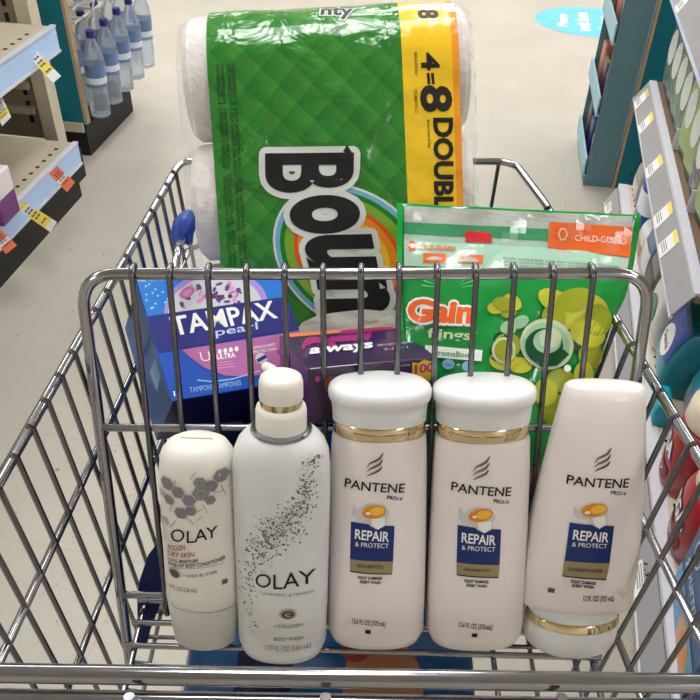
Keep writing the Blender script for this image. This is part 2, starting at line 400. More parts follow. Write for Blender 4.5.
bm = bmesh.new(); rbox(bm, -1.1, 1.05, -.004, .024, .178, .1915); rbox(bm, -1.1, 1.05, -.036, -.028, .116, .121); obj('strip_lip', bm, lip_w, o)
bm = bmesh.new(); rbox(bm, -1.1, 1.05, .03, .48, 0, .165); obj('kick_plate', bm, beige_d, t)
bm = bmesh.new(); rbox(bm, -.004, 1.2, .033, .4, .462, .48); obj('middle_shelf', bm, mat('brown_shelf_board', (.50, .41, .34), .6), t)
o = obj('label_strip', tilted_strip(-.002, 1.2, 0, .42, .032, .475), strip_g, t)
bm = bmesh.new(); rbox(bm, -.004, 1.19, .030, .052, .474, .486); rbox(bm, -.004, 1.205, -.004, .003, .414, .421); obj('strip_lip', bm, lip_w, o)
bm = bmesh.new(); rbox(bm, -.1, 1.2, .035, .38, .82, .84); obj('upper_shelf', bm, beige_l, t)
o = obj('label_strip', tilted_strip(-.1, 1.2, .005, .78, .036, .838), strip_g, t)
bm = bmesh.new(); rbox(bm, -.1, 1.2, .0, .008, .772, .781); obj('strip_lip', bm, mat('lilac_lip', (.78, .82, .95), .3), o)
bm = bmesh.new(); rbox(bm, -1.1, 1.2, .5, .53, 0, 1.7); obj('back_panel', bm, beige_d, t)
# tags on right strips (flat on strip face, local x runs along)
def rtag(x, z0, z1, w, y, label, price=None):
    M = MRT @ Matrix.Translation((-x, y-.0032, z0)) @ Matrix.Rotation(-math.atan2(.032, .055), 4, 'X'); t2 = bmesh.new()
    box(t2, -w/2, w/2, -.0025, 0, 0, z1-z0); box(t2, -w/2, w/2, -.0032, -.0025, (z1-z0)*.82, z1-z0, mi=1)
    for k in range(3): box(t2, -w*.4, w*.3, -.0032, -.0025, .010+k*.006, .0125+k*.006, mi=2)
    o = obj('price_tag', t2, [tagw, tagy, lgrey_ink]); o.matrix_world = M
    tag(o, label, 'price tag', 'price tags on the right shelving')
    if price:
        a = Art(); a.text(price, (-w*.35, .032), (w*.7, 0), (0, .016), black, bold=.02)
        q = a.build('printed_price', o, lambda u, v, h: Vector((u, -.0034-h, v)))
for k, (px, py) in enumerate([(640, 98), (645, 122), (650, 165), (655, 182), (664, 214), (672, 243)]):
    if k in (3,): continue
    L = RL(atz(px, py, .45)); rtag(L.x, .421, .478, .06, .001, 'white tag with yellow edge on the middle grey strip, %s' % ('farthest from the cart', 'second from the far end', 'third from the far end', '', 'second nearest the cart', 'nearest the cart')[k])
L = RL(atz(690, 12, .78)); rtag(L.x, .781, .838, .06, .006, 'white tag with yellow edge on the highest grey strip')
rtag(RL(atz(610, 204, .15)).x, .121, .178, .06, -.0295, 'white tag with yellow edge at the far end of the lowest grey strip')
L = RL(atz(650, 575, .15)); rtag(L.x, .121, .180, .075, -.0295, 'white tag with yellow edge and a large 7 on the lowest grey strip', '7.99')

# soft packs on the right shelves
def pack_mesh(w, d, h, puff=1.0):
    bm = bmesh.new(); n = 6
    secs = []
    for k in range(13):
        t = (1-math.cos(math.pi*k/12))/2; s = math.sin(math.pi*min(max(t, .0), 1))**.25 if 0 < t < 1 else 0
        secs.append((h*t, w/2*(.93+.07*s), d/2*(.45+.55*s) if puff else d/2, 7))
    loft(bm, secs, 28); return bm
def soft_pack(pos, w, d, h, ang, cm, label, oval=None, band=None, text=None, tilt=0, group=None, tm=None):
    """pos in world (base centre); ang = heading of the printed front"""
    M = Matrix.Translation(pos) @ Matrix.Rotation(ang, 4, 'Z') @ Matrix.Rotation(R_(tilt), 4, 'X')
    t = thing('product_pack', label, 'package', M, group)
    obj('pack_body', pack_mesh(w, d, h), cm, t, smooth=50)
    a = Art()
    if band: a.rect(-w*.44, h*band[1], w*.44, h*band[2], band[0])
    if oval: a.ell(0, h*.55, w*.30, h*.20, oval, 2)
    if text: a.text(text, (-w*.22, h*.5), (w*.44, 0), (0, h*.1), tm or grey_ink, 3, bold=.02)
    if a.mats:
        def fn(u, v, hh, w=w, d=d, h=h):
            tt = min(max(v/h, .03), .97); s = math.sin(math.pi*tt)**.25
            A = w/2*(.93+.07*s); B = d/2*(.45+.55*s)
            return Vector((u, -B*(max(0, 1-abs(u/A)**7))**(1/7)-.0012-hh, v))
        a.h = .0006; a.build('printed_front', t, fn, step=(w/12, h/14))
    return t
ang_r = math.atan2(-gr.y, -gr.x)  # local x axis runs back along the aisle, printed front faces the aisle
def RP(x, y, z): return MR @ Vector((x, y, z))
green1 = mat('green_pack_film', (.30, .47, .30), .25, bump=.5, bscale=25); green2 = mat('dark_green_pack_film', (.24, .38, .33), .25, bump=.5, bscale=25)
lime = mat('lime_print', (.50, .62, .30), .3); palew = mat('pale_oval_print', (.80, .83, .82), .35)
dgrey = mat('charcoal_pack_film', (.33, .32, .35), .25, bump=.5, bscale=25); purp = mat('dark_violet_pack_film', (.25, .23, .38), .22, bump=.6, bscale=20)
GR = 'packs crowded on the middle right shelf'
green3 = mat('light_green_pack_film', (.42, .58, .34), .25, bump=.5, bscale=25)
rowdesc = ['nearest end', 'second', 'third', 'fourth', 'fifth', 'sixth', 'seventh', 'eighth', 'ninth', 'far end']
cols = [('dark violet', purp), ('dark violet', purp), ('green', green1), ('charcoal grey', dgrey), ('green', green1), ('light green', green3), ('dark green', green2), ('green', green1), ('dark green', green2), ('dark green', green2)]
cols2 = [('charcoal grey', dgrey), ('charcoal grey', dgrey), ('charcoal grey', dgrey), ('charcoal grey', dgrey), ('light green', green3), ('green', green1), ('light green', green3), ('green', green1), ('dark green', green2), ('dark green', green2)]
for k in range(10):
    x = .055+k*.116; cn, cm = cols[k]
    soft_pack(RP(x, .105, .482), .112, .095, .255, ang_r+R_(6), cm, '%s pack in the front row of the middle right shelf, %s' % (cn, rowdesc[k]), oval=palew, band=(lime if k in (2, 4, 5) else (mat('violet_print', (.40, .38, .55), .3) if k < 2 else cm), .12, .9), group=GR)
    cn, cm = cols2[k]
    soft_pack(RP(x+.02, .225, .482), .112, .11, .30, ang_r+R_(6), cm, '%s pack behind the front row of the middle right shelf, %s' % (cn, rowdesc[k]), oval=palew, band=(cm, .2, .9), group=GR)
bm = bmesh.new()
rbox(bm, .345, .349, .05, .30, .482, .54)
obj('shelf_divider', bm, lip_w, RSHELF)
bm = bmesh.new(); rbox(bm, .693, .697, .05, .30, .482, .54); obj('shelf_divider', bm, lip_w, RSHELF)
# items on the lowest right shelf
def base_at(px, py, h=.2):
    p = atz(px, py, h); return Vector((p.x, p.y, .191))
tealp = mat('turquoise_pack_film', (.14, .50, .55), .3, bump=.5, bscale=25); bluep = mat('royal_blue_print', (.13, .28, .62), .3)
greyp = mat('silver_grey_pack_film', (.52, .56, .60), .28, bump=.6, bscale=22); whitep = mat('white_pack_film', (.82, .82, .80), .35, bump=.4, bscale=22)
GB = 'film packs on the lowest right shelf'
soft_pack(RP(.075, .085, .192), .15, .15, .175, ang_r-R_(4), tealp, 'turquoise and blue pack with a white oval, on the lowest right shelf', oval=wht, band=(bluep, .42, .97), text='Guards', group=GB, tilt=-12)
soft_pack(RP(.06, .245, .192), .14, .13, .20, ang_r, bluep, 'blue pack behind the turquoise one on the lowest right shelf', band=(whitep, .1, .4), group=GB)
soft_pack(RP(-.080, .125, .192), .135, .13, .150, ang_r-R_(6), greyp, 'silver grey film pack between the turquoise pack and the red jugs', band=(tealp, .5, .85), group=GB, tilt=-10)
soft_pack(RP(-.06, .026, .1925), .075, .040, .06, ang_r-R_(2), mat('cyan_pack_film', (.10, .62, .70), .3, bump=.5), 'small cyan bag in front of the silver grey pack', group=GB)
soft_pack(RP(.225, .080, .192), .12, .13, .17, ang_r, whitep, 'white pack with a green disc on the lowest right shelf', oval=mat('emerald_print', (.12, .50, .30), .3), group=GB)
soft_pack(RP(.350, .080, .192), .11, .13, .17, ang_r, mat('taupe_pack_film', (.45, .43, .40), .35), 'taupe grey pack beyond the white one with a green disc', group=GB, band=(mat('dark_taupe_print', (.30, .29, .28), .4), .3, .7))
soft_pack(RP(.470, .080, .192), .11, .13, .17, ang_r, mat('slate_blue_pack_film', (.40, .47, .62), .35), 'slate blue pack in the lowest right shelf row', band=(whitep, .3, .7), group=GB)
soft_pack(RP(.590, .075, .192), .10, .12, .11, ang_r, whitep, 'white pack with a tan band nearest the blue bottle', band=(mat('tan_print', (.72, .58, .48), .4), .3, .6), group=GB)
soft_pack(RP(.930, .085, .192), .11, .12, .13, ang_r, mat('ash_pack_film', (.62, .62, .62), .35), 'ash grey pack beyond the blue bottle at the shelf end', band=(whitep, .3, .6), group=GB)
# blue bottle
M = Matrix.Translation(RP(.80, .065, .192)) @ Matrix.Rotation(ang_r, 4, 'Z')
t = thing('cleaner_bottle', 'tall royal blue bottle standing at the far end of the lowest right shelf', 'bottle', M)
bm = bmesh.new(); loft(bm, [(0, .05, .035, 2.5), (.01, .055, .04, 2.5), (.15, .055, .04, 2.5), (.2, .045, .03, 2.3), (.235, .02, .02, 2)], 28); obj('bottle_body', bm, mat('royal_blue_plastic', (.08, .24, .62), .3), t, smooth=60)
bm = bmesh.new(); loft(bm, [(.235, .024, .024, 2), (.27, .022, .022, 2)], 20); obj('bottle_cap', bm, mat('navy_cap', (.06, .12, .35), .35), t, smooth=50)
bm = bmesh.new(); loft(bm, [(.05, .0556, .0406, 2.5), (.12, .0556, .0406, 2.5)], 28, False, False); obj('paper_label', bm, wdot, t, smooth=60)
# red jugs with cream caps
redp = mat('crimson_plastic', (.60, .10, .12), .3, coat=.2); cream = mat('cream_plastic', (.86, .82, .74), .35)
def jug(pos, ang, label, word):
    M = Matrix.Translation(pos) @ Matrix.Rotation(ang, 4, 'Z') @ Matrix.Rotation(0, 4, 'Z')
    J = .86
    t = thing('supplement_jug', label, 'jug', M, 'red jugs on the lowest right shelf')
    tab = [(0, .073, .065, 2.4), (.008, .080, .072, 2.4), (.115, .080, .072, 2.4), (.145, .070, .065, 2.3), (.155, .058, .056, 2)]
    bm = bmesh.new(); loft(bm, tab, 36); obj('jug_body', bm, redp, t, smooth=50)
    bm = bmesh.new(); loft(bm, [(.155, .062, .060, 2), (.160, .065, .063, 2), (.200, .062, .060, 2), (.212, .050, .048, 2), (.215, .02, .02, 2)], 36); obj('jug_cap', bm, cream, t, smooth=50)
    a = Art(); a.rect(-.055, .02, .055, .05, mat('dark_red_ink', (.42, .05, .08), .35)); a.text(word, (-.05, .075), (.10, 0), (0, .036), wht, 1, bold=.03, outline=(.09, mat('steel_blue_ink', (.25, .32, .5), .4)))
    a.text('dietary', (-.04, .028), (.08, 0), (0, .014), wht, 2)
    a.h = .0006
    def fn(u, v, hh):
        A, B, n = interp(tab, v); return Vector((u, -B*(max(0, 1-abs(u/A)**n))**(1/n)-.001-hh, v))
    a.build('printed_label', t, fn, step=(.012, 0))
jug(RP(-.235, .085, .192), ang_r-R_(14), 'red jug with a cream screw cap beside the silver grey pack', 'MEGA')
jug(RP(-.405, .085, .192), ang_r-R_(8), 'red jug with a cream screw cap, the one nearer the blue carton', 'MEGA')
# blue carton
M = Matrix.Translation(RP(-.62, .085, .192)) @ Matrix.Rotation(ang_r-R_(2), 4, 'Z')
t = thing('product_carton', 'blue carton with an orange ring and a tan picture on the lowest right shelf', 'box', M)
bm = bmesh.new(); box(bm, -.11, .11, -.075, .12, 0, .20); obj('carton_body', bm, mat('denim_blue_card', (.15, .32, .52), .4), t, bevel=.003)
a = Art(); a.rect(-.11, .0, .11, .07, mat('sky_blue_ink', (.35, .58, .76), .4)); a.ell(.03, .03, .05, .032, mat('tan_food_ink', (.80, .62, .42), .4), 2); a.ell(.035, .028, .032, .02, mat('orange_food_ink', (.88, .55, .22), .4), 3)
a.text('gourmet', (-.09, .085), (.15, 0), (0, .03), mat('powder_blue_ink', (.70, .80, .90), .4), 2, bold=.01)
a.ell(.07, .165, .026, .026, tagy, 2); a.ell(.07, .165, .021, .021, mat('orange_ring_ink', (.90, .62, .22), .4), 3); a.ell(.07, .165, .014, .014, wht, 4); a.text('S', (.063, .156), (.014, 0), (0, .018), grey_ink, 5)
a.ell(-.06, .15, .024, .024, mat('powder_blue_ink', (.7, .8, .9), .4), 2); a.ell(-.06, .15, .019, .019, mat('denim_ring_ink', (.12, .2, .4), .4), 3)
a.h = .0005; a.build('printed_front', t, lambda u, v, h: Vector((u, -.0755-h, v)))
a = Art(); a.text('gourmet', (-.08, -.03), (.15, 0), (0, .03), mat('powder_blue_ink', (.7, .8, .9), .4), 1, bold=.01); a.rect(-.11, .05, .11, .115, mat('sky_blue_ink', (.35, .58, .76), .4)); a.h = .0005
a.build('printed_top', t, lambda u, v, h: Vector((u, v, .2003+h)))

# ---- cardboard tower display + teal end panel on the right
slate = mat('slate_teal_card', (.38, .52, .56), .55, noise=.06); sky = mat('pale_blue_card', (.60, .76, .82), .5); darkin = mat('dark_navy_card', (.10, .16, .22), .6)
a0 = atz(583, 185, 0); MT = frame(Vector((a0.x, a0.y, 0)), nl, Vector((gl.x, gl.y, 0)), Vector((0, 0, 1)))
t = thing('cardboard_display', 'slate teal cardboard tower display with pale blue tray fronts beside the right shelving', 'display stand', MT)
bm = bmesh.new(); box(bm, 0, .10, 0, .010, .0, 1.7); obj('side_panel', bm, slate, t)
bm = bmesh.new(); box(bm, 0, .10, .40, .410, 0, 1.7); obj('side_panel', bm, slate, t)
bm = bmesh.new(); box(bm, .09, .10, .010, .40, 0, 1.7); obj('rear_panel', bm, darkin, t)
bm = bmesh.new(); box(bm, 0, .09, .010, .40, .0, .04); obj('plinth_panel', bm, slate, t)
TZ = (.045, .275, .525, .775, 1.03)
for k in range(5):
    z0 = TZ[k]; tn = bmesh.new(); box(tn, 0, .09, .010, .40, z0, z0+.010)
    tr = obj('tray', tn, darkin, t)
    bm = bmesh.new(); box(bm, -.012, -.006, -.004, .41, z0-.005, z0+.065); box(bm, -.006, .0, -.004, .41, z0-.005, z0+.0); obj('tray_front', bm, sky, tr)
tp = [mat('copper_pack', (.52, .30, .22), .35), mat('deep_blue_pack', (.10, .18, .50), .35), mat('brown_pack', (.36, .24, .20), .35), mat('rose_pack', (.70, .45, .42), .35)]
tn_ = ['copper brown', 'deep blue', 'dark brown', 'rose']
for k in range(4):
    for j in range(3):
        c = (k+j) % 4; z0 = TZ[k]+.011
        bm = bmesh.new(); box(bm, -.033, .033, -.045, .045, 0, .11+.015*j)
        o = obj('product_pack', bm, tp[c], bevel=.008); o.matrix_world = MT @ Matrix.Translation((.045, .070+j*.125, z0))
        tag(o, '%s pack in the %s tray of the cardboard tower, %s' % (tn_[c], ('lowest', 'second', 'third', 'fourth')[k], ('nearest the cart', 'middle one', 'farthest back')[j]), 'package', 'packs in the cardboard tower trays')
MX = frame(Vector((.963, 2.72, 0)), nl, gl, Vector((0, 0, 1)))
t = thing('end_panel', 'teal panel with a wooden edge closing the right shelving behind the tower', 'panel', MX)
bm = bmesh.new(); box(bm, .012, .46, 0, .02, 0, 1.7); obj('teal_board', bm, teal, t)
bm = bmesh.new(); box(bm, .002, .012, -.003, .022, 0, 1.7); obj('wood_edging', bm, wood_edge, t)

# floor decal
c = atz(594, 22, 0); mdec = mat('sky_blue_vinyl', (.38, .74, .90), .35, noise=.02); wv = mat('white_vinyl', (.90, .95, .97), .4, noise=.01)
MD = frame(Vector((c.x, c.y, .001)), gl, nl*-1, Vector((0, 0, 1)))   # text runs away from the camera
a = Art(); a.h = .0007
a.ell(0, 0, .27, .33, mdec, 0, n=56)
a.text('Please', (-.12, .15), (.22, 0), (0, .06), wv, 1, bold=.03)
a.text('wait here', (-.18, .03), (.34, 0), (0, .07), wv, 1, bold=.04)
a.text('Thank you', (-.13, -.07), (.24, 0), (0, .05), wv, 1, bold=.0)
o = a.build('floor_decal', None, lambda u, v, h: Vector((u, v, h))); o.matrix_world = MD
tag(o, 'sky blue oval sticker with white lettering lying on the floor', 'floor sticker')

# ================================================================= THE CART
cart = thing('shopping_cart', 'chrome wire shopping cart filled with toiletries and paper towels', 'shopping cart', Matrix.Translation((0, .5, 0)))
OFF = Vector((0, -.5, 0))
def cobj(name, bm, m=None, parent=None, smooth=60):
    for v in bm.verts: v.co += OFF
    return obj(name, bm, m or chrome, parent or cart, smooth=smooth)
def railx(side, y): # plan position of the top rail
    return (-.236+.0755*(y-.36)) if side < 0 else (.253-.13*(y-.396))
YN, YF = .236, .845
ZR, ZFL = 1.0, .68
def sidept(side, y, z): return Vector((railx(side, y)-side*.065*(ZR-z), y, z))
rails = []
for s in (-1, 1):
    if s < 0: top = [sidept(s, YN, ZR), sidept(s, .825, ZR), Vector((-.195, .842, ZR)), Vector((-.15, .846, ZR))]
    else: top = [sidept(s, YN, ZR), sidept(s, .765, ZR), Vector((.187, .853, ZR)), Vector((.172, .862, ZR))]
    rails.append(top)
bm = bmesh.new(); tube(bm, fillet(rails[0]+rails[1][::-1], .012), .0042, 10)
rim = cobj('rim_rail', bm)
for s in (-1, 1):
    for zz, rr in ((.905, .0034), (.79, .0032)):
        bm = bmesh.new(); tube(bm, [sidept(s, YN, zz)-Vector((s*.003, 0, 0)), sidept(s, .80, zz)-Vector((s*.003, 0, 0))], rr, 8); cobj('side_rail', bm)
    yy = .237; i = 0
    while yy < (.825 if s < 0 else .765):
        a_, b_ = sidept(s, yy, ZR+.002), sidept(s, yy, ZFL)
        bm = bmesh.new(); o_ = Vector((-s*.004, 0, 0))
        tube(bm, [a_+Vector((0, 0, .003)), a_+o_, b_+o_, b_+o_-Vector((s*.02, 0, .004))], .0022, 6)
        cobj('side_wire', bm, chrome_d, smooth=50); yy += .0285; i += 1
for k in range(11):
    x = -.168+k*.0335; bm = bmesh.new()
    tube(bm, [(x, .846+.016*(x+.17)/.34, ZR+.002), (x, .842+.016*(x+.17)/.34, ZR-.004), (x*.92, .825, ZFL)], .0022, 6); cobj('front_wire', bm, chrome_d, smooth=50)
for zz in (.905, .79):
    bm = bmesh.new(); tube(bm, [sidept(-1, .80, zz), (-.16, .838, zz), (.16, .85, zz), sidept(1, .80, zz)], .0032, 8); cobj('front_rail', bm)
# basket floor
bm = bmesh.new()
for k in range(20):
    y = .25+k*.031; tube(bm, [sidept(-1, y, ZFL)-Vector((-.005, 0, .002)), sidept(1, y, ZFL)-Vector((.005, 0, .002))], .0024, 6)
for k in range(11): tube(bm, [(-.19+k*.038, .236, ZFL-.006), (-.19+k*.038, .83, ZFL-.006)], .0024, 6)
cobj('basket_floor', bm, smooth=50)
# rear rim: the two thick tubes nearest the shopper
A, B = atd(-60, 672, .462), atd(760, 684.5, .462)
for s_, (P, r) in enumerate(((Vector((0, 0, 0)), .0056), (Vector((0, -.0085, -.0120)), .0050), (Vector((0, -.016, -.0215)), .0045))):
    bm = bmesh.new(); tube(bm, [A+P, B+P], r, 14); cobj('rear_rim_tube', bm)
for px in (130, 325, 560):
    q = atd(px, 712, .452); bm = bmesh.new()
    tube(bm, [q+Vector((0, .004, .010)), q+Vector((0, -.004, -.012))], .0032, 8); cobj('rim_clip', bm)
for s in (-1, 1):
    bm = bmesh.new(); x = sidept(s, YN, ZFL).x
    e = A if s < 0 else B
    tube(bm, [Vector((sidept(s, YN, ZR).x, e.y, e.z-.004)), sidept(s, YN, ZR), sidept(s, YN, ZFL), (x*.95, YN, ZFL-.02)], .005, 10); cobj('rear_post', bm)
# folding seat back
GTL, GTR = atd(80, 274, .602), atd(651, 273.5, .602)
GBL, GBR = atd(129, 655, .735), atd(597, 655, .735)
GN = (GTR-GTL).cross(GBL-GTL).normalized()
if GN.y > 0: GN = -GN
def gp(s, t): # on the seat back: s across, t down
    return (GTL*(1-s)+GTR*s)*(1-t)+(GBL*(1-s)+GBR*s)*t
bm = bmesh.new(); tube(bm, fillet([gp(0, 1.06), gp(0, 0), gp(1, 0), gp(1, 1.06)], .028, 8), .0047, 12)
seat = cobj('seat_back', bm)
tops = [134, 171, 209, 247, 285, 323, 361, 399, 437, 475, 513, 552, 591]
for px in tops:
    s = (px-80)/571.0; bm = bmesh.new(); o_ = GN*.0062
    up = (gp(s, 0)-gp(s, 1)).normalized()
    tube(bm, [gp(s, 0)-GN*.006-up*.004, gp(s, 0)-GN*.003+up*.0062, gp(s, 0)+GN*.004+up*.0058, gp(s, 0)+o_*1.1-up*.001, gp(s, .03)+o_, gp(s, .86)+o_], .0024, 8)
    cobj('seat_wire', bm, chrome_d, parent=seat, smooth=60)
def tt(py): # fraction down the seat back for an image row
    lo, hi = 0, 1.2
    for _ in range(40):
        m = (lo+hi)/2
        if proj(gp(.5, m))[1] < py: lo = m
        else: hi = m
    return lo
for py, r in ((427, .0032), (594, .0034)):
    q = tt(py); bm = bmesh.new(); tube(bm, [gp(.005, q)+GN*.001, gp(.995, q)+GN*.001], r, 8); cobj('seat_cross_rail', bm, parent=seat)
# seat floor flap
ZS = .7865
xl, xr = gp(0, .9).x+.012, gp(1, .9).x-.012
sf = bmesh.new()
for y in (.408, .386, .364, .342, .318, .294, .270): tube(sf, [(xl, y, ZS), (xr, y, ZS)], .0027, 8)
for k in range(2):
    x = (xl+.006, xr-.006)[k]; tube(sf, [(x, .412, ZS-.005), (x, .262, ZS-.005)], .003, 8)
for x in (.13, .20): tube(sf, [(x, .412, ZS-.005), (x, .262, ZS-.005)], .0024, 8)
tube(sf, fillet([(xl+.03, .425, ZS-.012), (xl+.03, .398, ZS-.012), (xr-.03, .398, ZS-.012), (xr-.03, .425, ZS-.012)], .015), .0024, 8)
cobj('seat_floor', sf)
# strap webbing
strapm = mat('navy_webbing', (.06, .09, .34), .7, noise=.1, nscale=300); buck = mat('blue_buckle_plastic', (.12, .25, .60), .4)
def ribbon(bm, pts, w, th=.0012):
    P = [Vector(p) for p in pts]
    L = []
    for i, p in enumerate(P):
        t = (P[min(i+1, len(P)-1)]-P[max(i-1, 0)]).normalized(); v = (CAM-p).normalized(); b = t.cross(v).normalized(); n = b.cross(t)
        ww = w[i] if isinstance(w, list) else w
        L.append([bm.verts.new(p+b*ww/2+n*th), bm.verts.new(p-b*ww/2+n*th), bm.verts.new(p-b*ww/2-n*th), bm.verts.new(p+b*ww/2-n*th)])
    for A_, B_ in zip(L, L[1:]):
        for k in range(4): bm.faces.new((A_[k], A_[(k+1) % 4], B_[(k+1) % 4], B_[k]))
    bm.faces.new(L[0]); bm.faces.new(L[-1][::-1])
bm = bmesh.new()
ribbon(bm, [atd(172, 540, .715), atd(162, 560, .717), atd(154, 583, .72), atd(148, 607, .722), atd(144, 630, .724), atd(143, 648, .726)], [.018, .026, .026, .019, .011, .006], .0012)
cobj('seat_strap', bm, strapm)
bm = bmesh.new(); 
q0, q1 = gp(.163, 0)-GN*.004, atd(184, 236, .72)
tube(bm, fillet([q0, q0+Vector((-.0, .02, .008)), q1], .01), .0032, 8); lk = cobj('strap_link', bm)
bm = bmesh.new(); qs = [atd(178, 246, .715), atd(180, 236, .72), atd(184, 226, .72), atd(188, 216, .725), atd(189, 212, .727)]
tube(bm, qs, [.004, .009, .011, .007, .004], 10)
tube(bm, [atd(190, 244, .722), atd(186, 236, .722), atd(188, 226, .724), atd(192, 222, .724)], [.003, .007, .007, .003], 8)
cobj('strap_buckle', bm, buck, parent=lk)
# chassis and casters (hidden below the goods, they carry the basket)
bm = bmesh.new()
for s in (-1, 1):
    tube(bm, fillet([(s*.17, .27, ZFL-.012), (s*.16, .26, .30), (s*.17, .20, .17), (s*.12, .82, .20), (s*.11, .84, .3), (s*.13, .80, ZFL-.012)], .04), .011, 10)
tube(bm, [(-.165, .22, .175), (.165, .22, .175)], .009, 8); tube(bm, [(-.12, .80, .20), (.12, .80, .20)], .009, 8)
cobj('chassis', bm)
rub = mat('dark_rubber', (.12, .12, .12), .6)
for (x, y) in ((-.165, .215), (.165, .215), (-.12, .80), (.12, .80)):
    bm = bmesh.new(); tube(bm, [(x, y, .19), (x, y, .135)], .009, 8)
    box(bm, x-.018, x-.014, y-.03, y+.02, .05, .14); box(bm, x+.014, x+.018, y-.03, y+.02, .05, .14); box(bm, x-.018, x+.018, y-.03, y+.02, .136, .142)
    w_ = cobj('caster', bm, smooth=30)
    bm = bmesh.new(); tube(bm, [(x-.012, y-.008, .056), (x+.012, y-.008, .056)], .055, 24); cobj('caster_wheel', bm, rub, parent=w_, smooth=40)
# ================================================================= BOTTLES IN THE CHILD SEAT
def bottle_frame(base_px, ztop_base, tilt, top_px, up):
    """base centre on the seat, leaning back by tilt; side lean chosen so that the axis meets top_px"""
    B = atz(*base_px, ztop_base); t = R_(tilt)
    A0 = Vector((0, math.sin(t), math.cos(t))); lo, hi = -.3, .3
    for _ in range(50):
        m = (lo+hi)/2; A = Vector((m, A0.y, A0.z)).normalized()
        L = .05; a_, b_ = .02, .5
        for _ in range(40):
            L = (a_+b_)/2
            if proj(B+A*L)[1] > top_px[1]: a_ = L
            else: b_ = L
        if proj(B+A*L)[0] < top_px[0]: lo = m
        else: hi = m
    B = B+A*up
    Yd = Vector((1, 0, 0)).cross(A).normalized()*-1
    if Yd.y < 0: Yd = -Yd
    Xd = Yd.cross(A).normalized()
    return frame(B, Xd, Yd, A)
class Surf:
    """front surface of a lofted bottle; tab rows (z, a, b, n)"""
    def __init__(s, tab, M): s.tab = tab; s.M = M; s.I = M.inverted()
    def y(s, u, v):
        A, B, n = interp(s.tab, v)[:3]; return -B*(max(1e-4, 1-min(1, abs(u/A))**n))**(1/n)
    def fn(s, u, v, h): return Vector((u, s.y(u, v)-.0004-h, v))
    def px(s, x, y):
        o = s.I @ CAM; d = (s.I.to_3x3() @ ray(x, y)); b = s.y(0, .1)
        for _ in range(4):
            t = (b-o.y)/d.y; p = o+d*t; b = s.y(p.x, p.z)
        return (p.x, p.z)
    def T(s, a, body, p0, p1, p2, m, L=1, **k):
        """baseline-left, baseline-right, cap-top-left measured on the bottle"""
        q0, q1, q2 = [Vector(s.px(*p)) for p in (p0, p1, p2)]
        uy = q2-q0; ux = q1-q0
        a.text(body, q0, ux, uy, m, L, **k)
def swirl(a, S, cx, cy, k=1.0):
    for i in range(3):
        dy = i*5.6*k
        pts = [S.px(cx+x*k, cy+y*k+dy) for x, y in ((-8.5, 4.5-i*1.2+2), (-5, 2), (0, 0), (4.5, -2.5), (7.5-i*.6, -7+i*.9), (8.4-i*.6, -9+i*1.4))]
        a.stroke(pts, [.0003, .0013, .0019, .0019, .0012, .0002], bronze)
SHP = [(0, .0335, .019, 2.6), (.003, .0365, .0225, 2.6), (.012, .0402, .0255, 2.6), (.045, .0403, .0265, 2.5), (.11, .0393, .026, 2.4), (.16, .0380, .0247, 2.3), (.184, .0368, .024, 2.2), (.1875, .0358, .0232, 2.15)]
def pantene_art(S, root, kind, off):
    dx, dy = off; a = Art(); P = lambda x, y: (x+dx, y+dy)
    SP = S.px
    swirl(a, S, 375+dx, 461+dy)
    S.T(a, 'PANTENE', P(344.5, 486), P(404, 492), P(345.5, 477), black, bold=.012)
    S.T(a, 'PRO-V', P(387, 499), P(402.5, 500.5), P(387.2, 494.8), black, bold=.015)
    q = [SP(*P(351, 521)), SP(*P(394.5, 525.5)), SP(*P(393, 561)), SP(*P(350, 558.5))]; a.poly(q, navy)
    q = [SP(*P(350, 558.5)), SP(*P(393, 561)), SP(*P(392, 573.5)), SP(*P(350, 570.5))]; a.poly(q, khaki)
    a.poly([SP(*P(350, 570)), SP(*P(392, 573)), SP(*P(392, 574)), SP(*P(350, 571.2))], black, 2)
    # capsule on a pale splash
    c0 = SP(*P(374, 515)); sp = []
    for x, y in ((353, 503), (357, 510), (362, 507), (368, 503), (384, 504), (389, 512), (386, 520), (384, 526), (377, 529), (371, 526), (366, 521), (357, 519), (352, 515)): sp.append(SP(*P(x, y)))
    a.poly(sp, splash, 2)
    sp = [SP(*P(x, y)) for x, y in ((371, 518), (385, 517), (384.5, 525), (378, 529), (372.5, 525))]; a.poly(sp, wht, 3)
    c0 = SP(*P(374, 511.5)); a.ell(c0[0], c0[1], .0094, .0056, amber, 3, rot=12); c1 = SP(*P(377, 510.5)); a.ell(c1[0], c1[1], .0058, .0036, amber_l, 4, rot=12); c1 = SP(*P(368, 512.5)); a.ell(c1[0], c1[1], .0019, .0012, wht, 5, rot=12)
    S.T(a, 'REPAIR', P(355, 538), P(388.5, 541), P(355.5, 528), wht, 2, bold=.02)
    S.T(a, '& PROTECT', P(355, 545.5), P(388.5, 547.5), P(355.2, 540.8), wht, 2)
    S.T(a, kind, P(358, 566.5), P(383, 568), P(358, 563.5), mat('dark_olive_ink', (.28, .25, .18), .5), 2, bold=.03, sp=1.2)
    S.T(a, 'FIGHT DAMAGE', P(358, 578.5), P(382, 579.5), P(358, 575.5), black, 1, bold=.03)
    S.T(a, 'EVERY WASH', P(360, 582.8), P(380.5, 583.8), P(360, 579.8), black, 1, bold=.03)
    return a
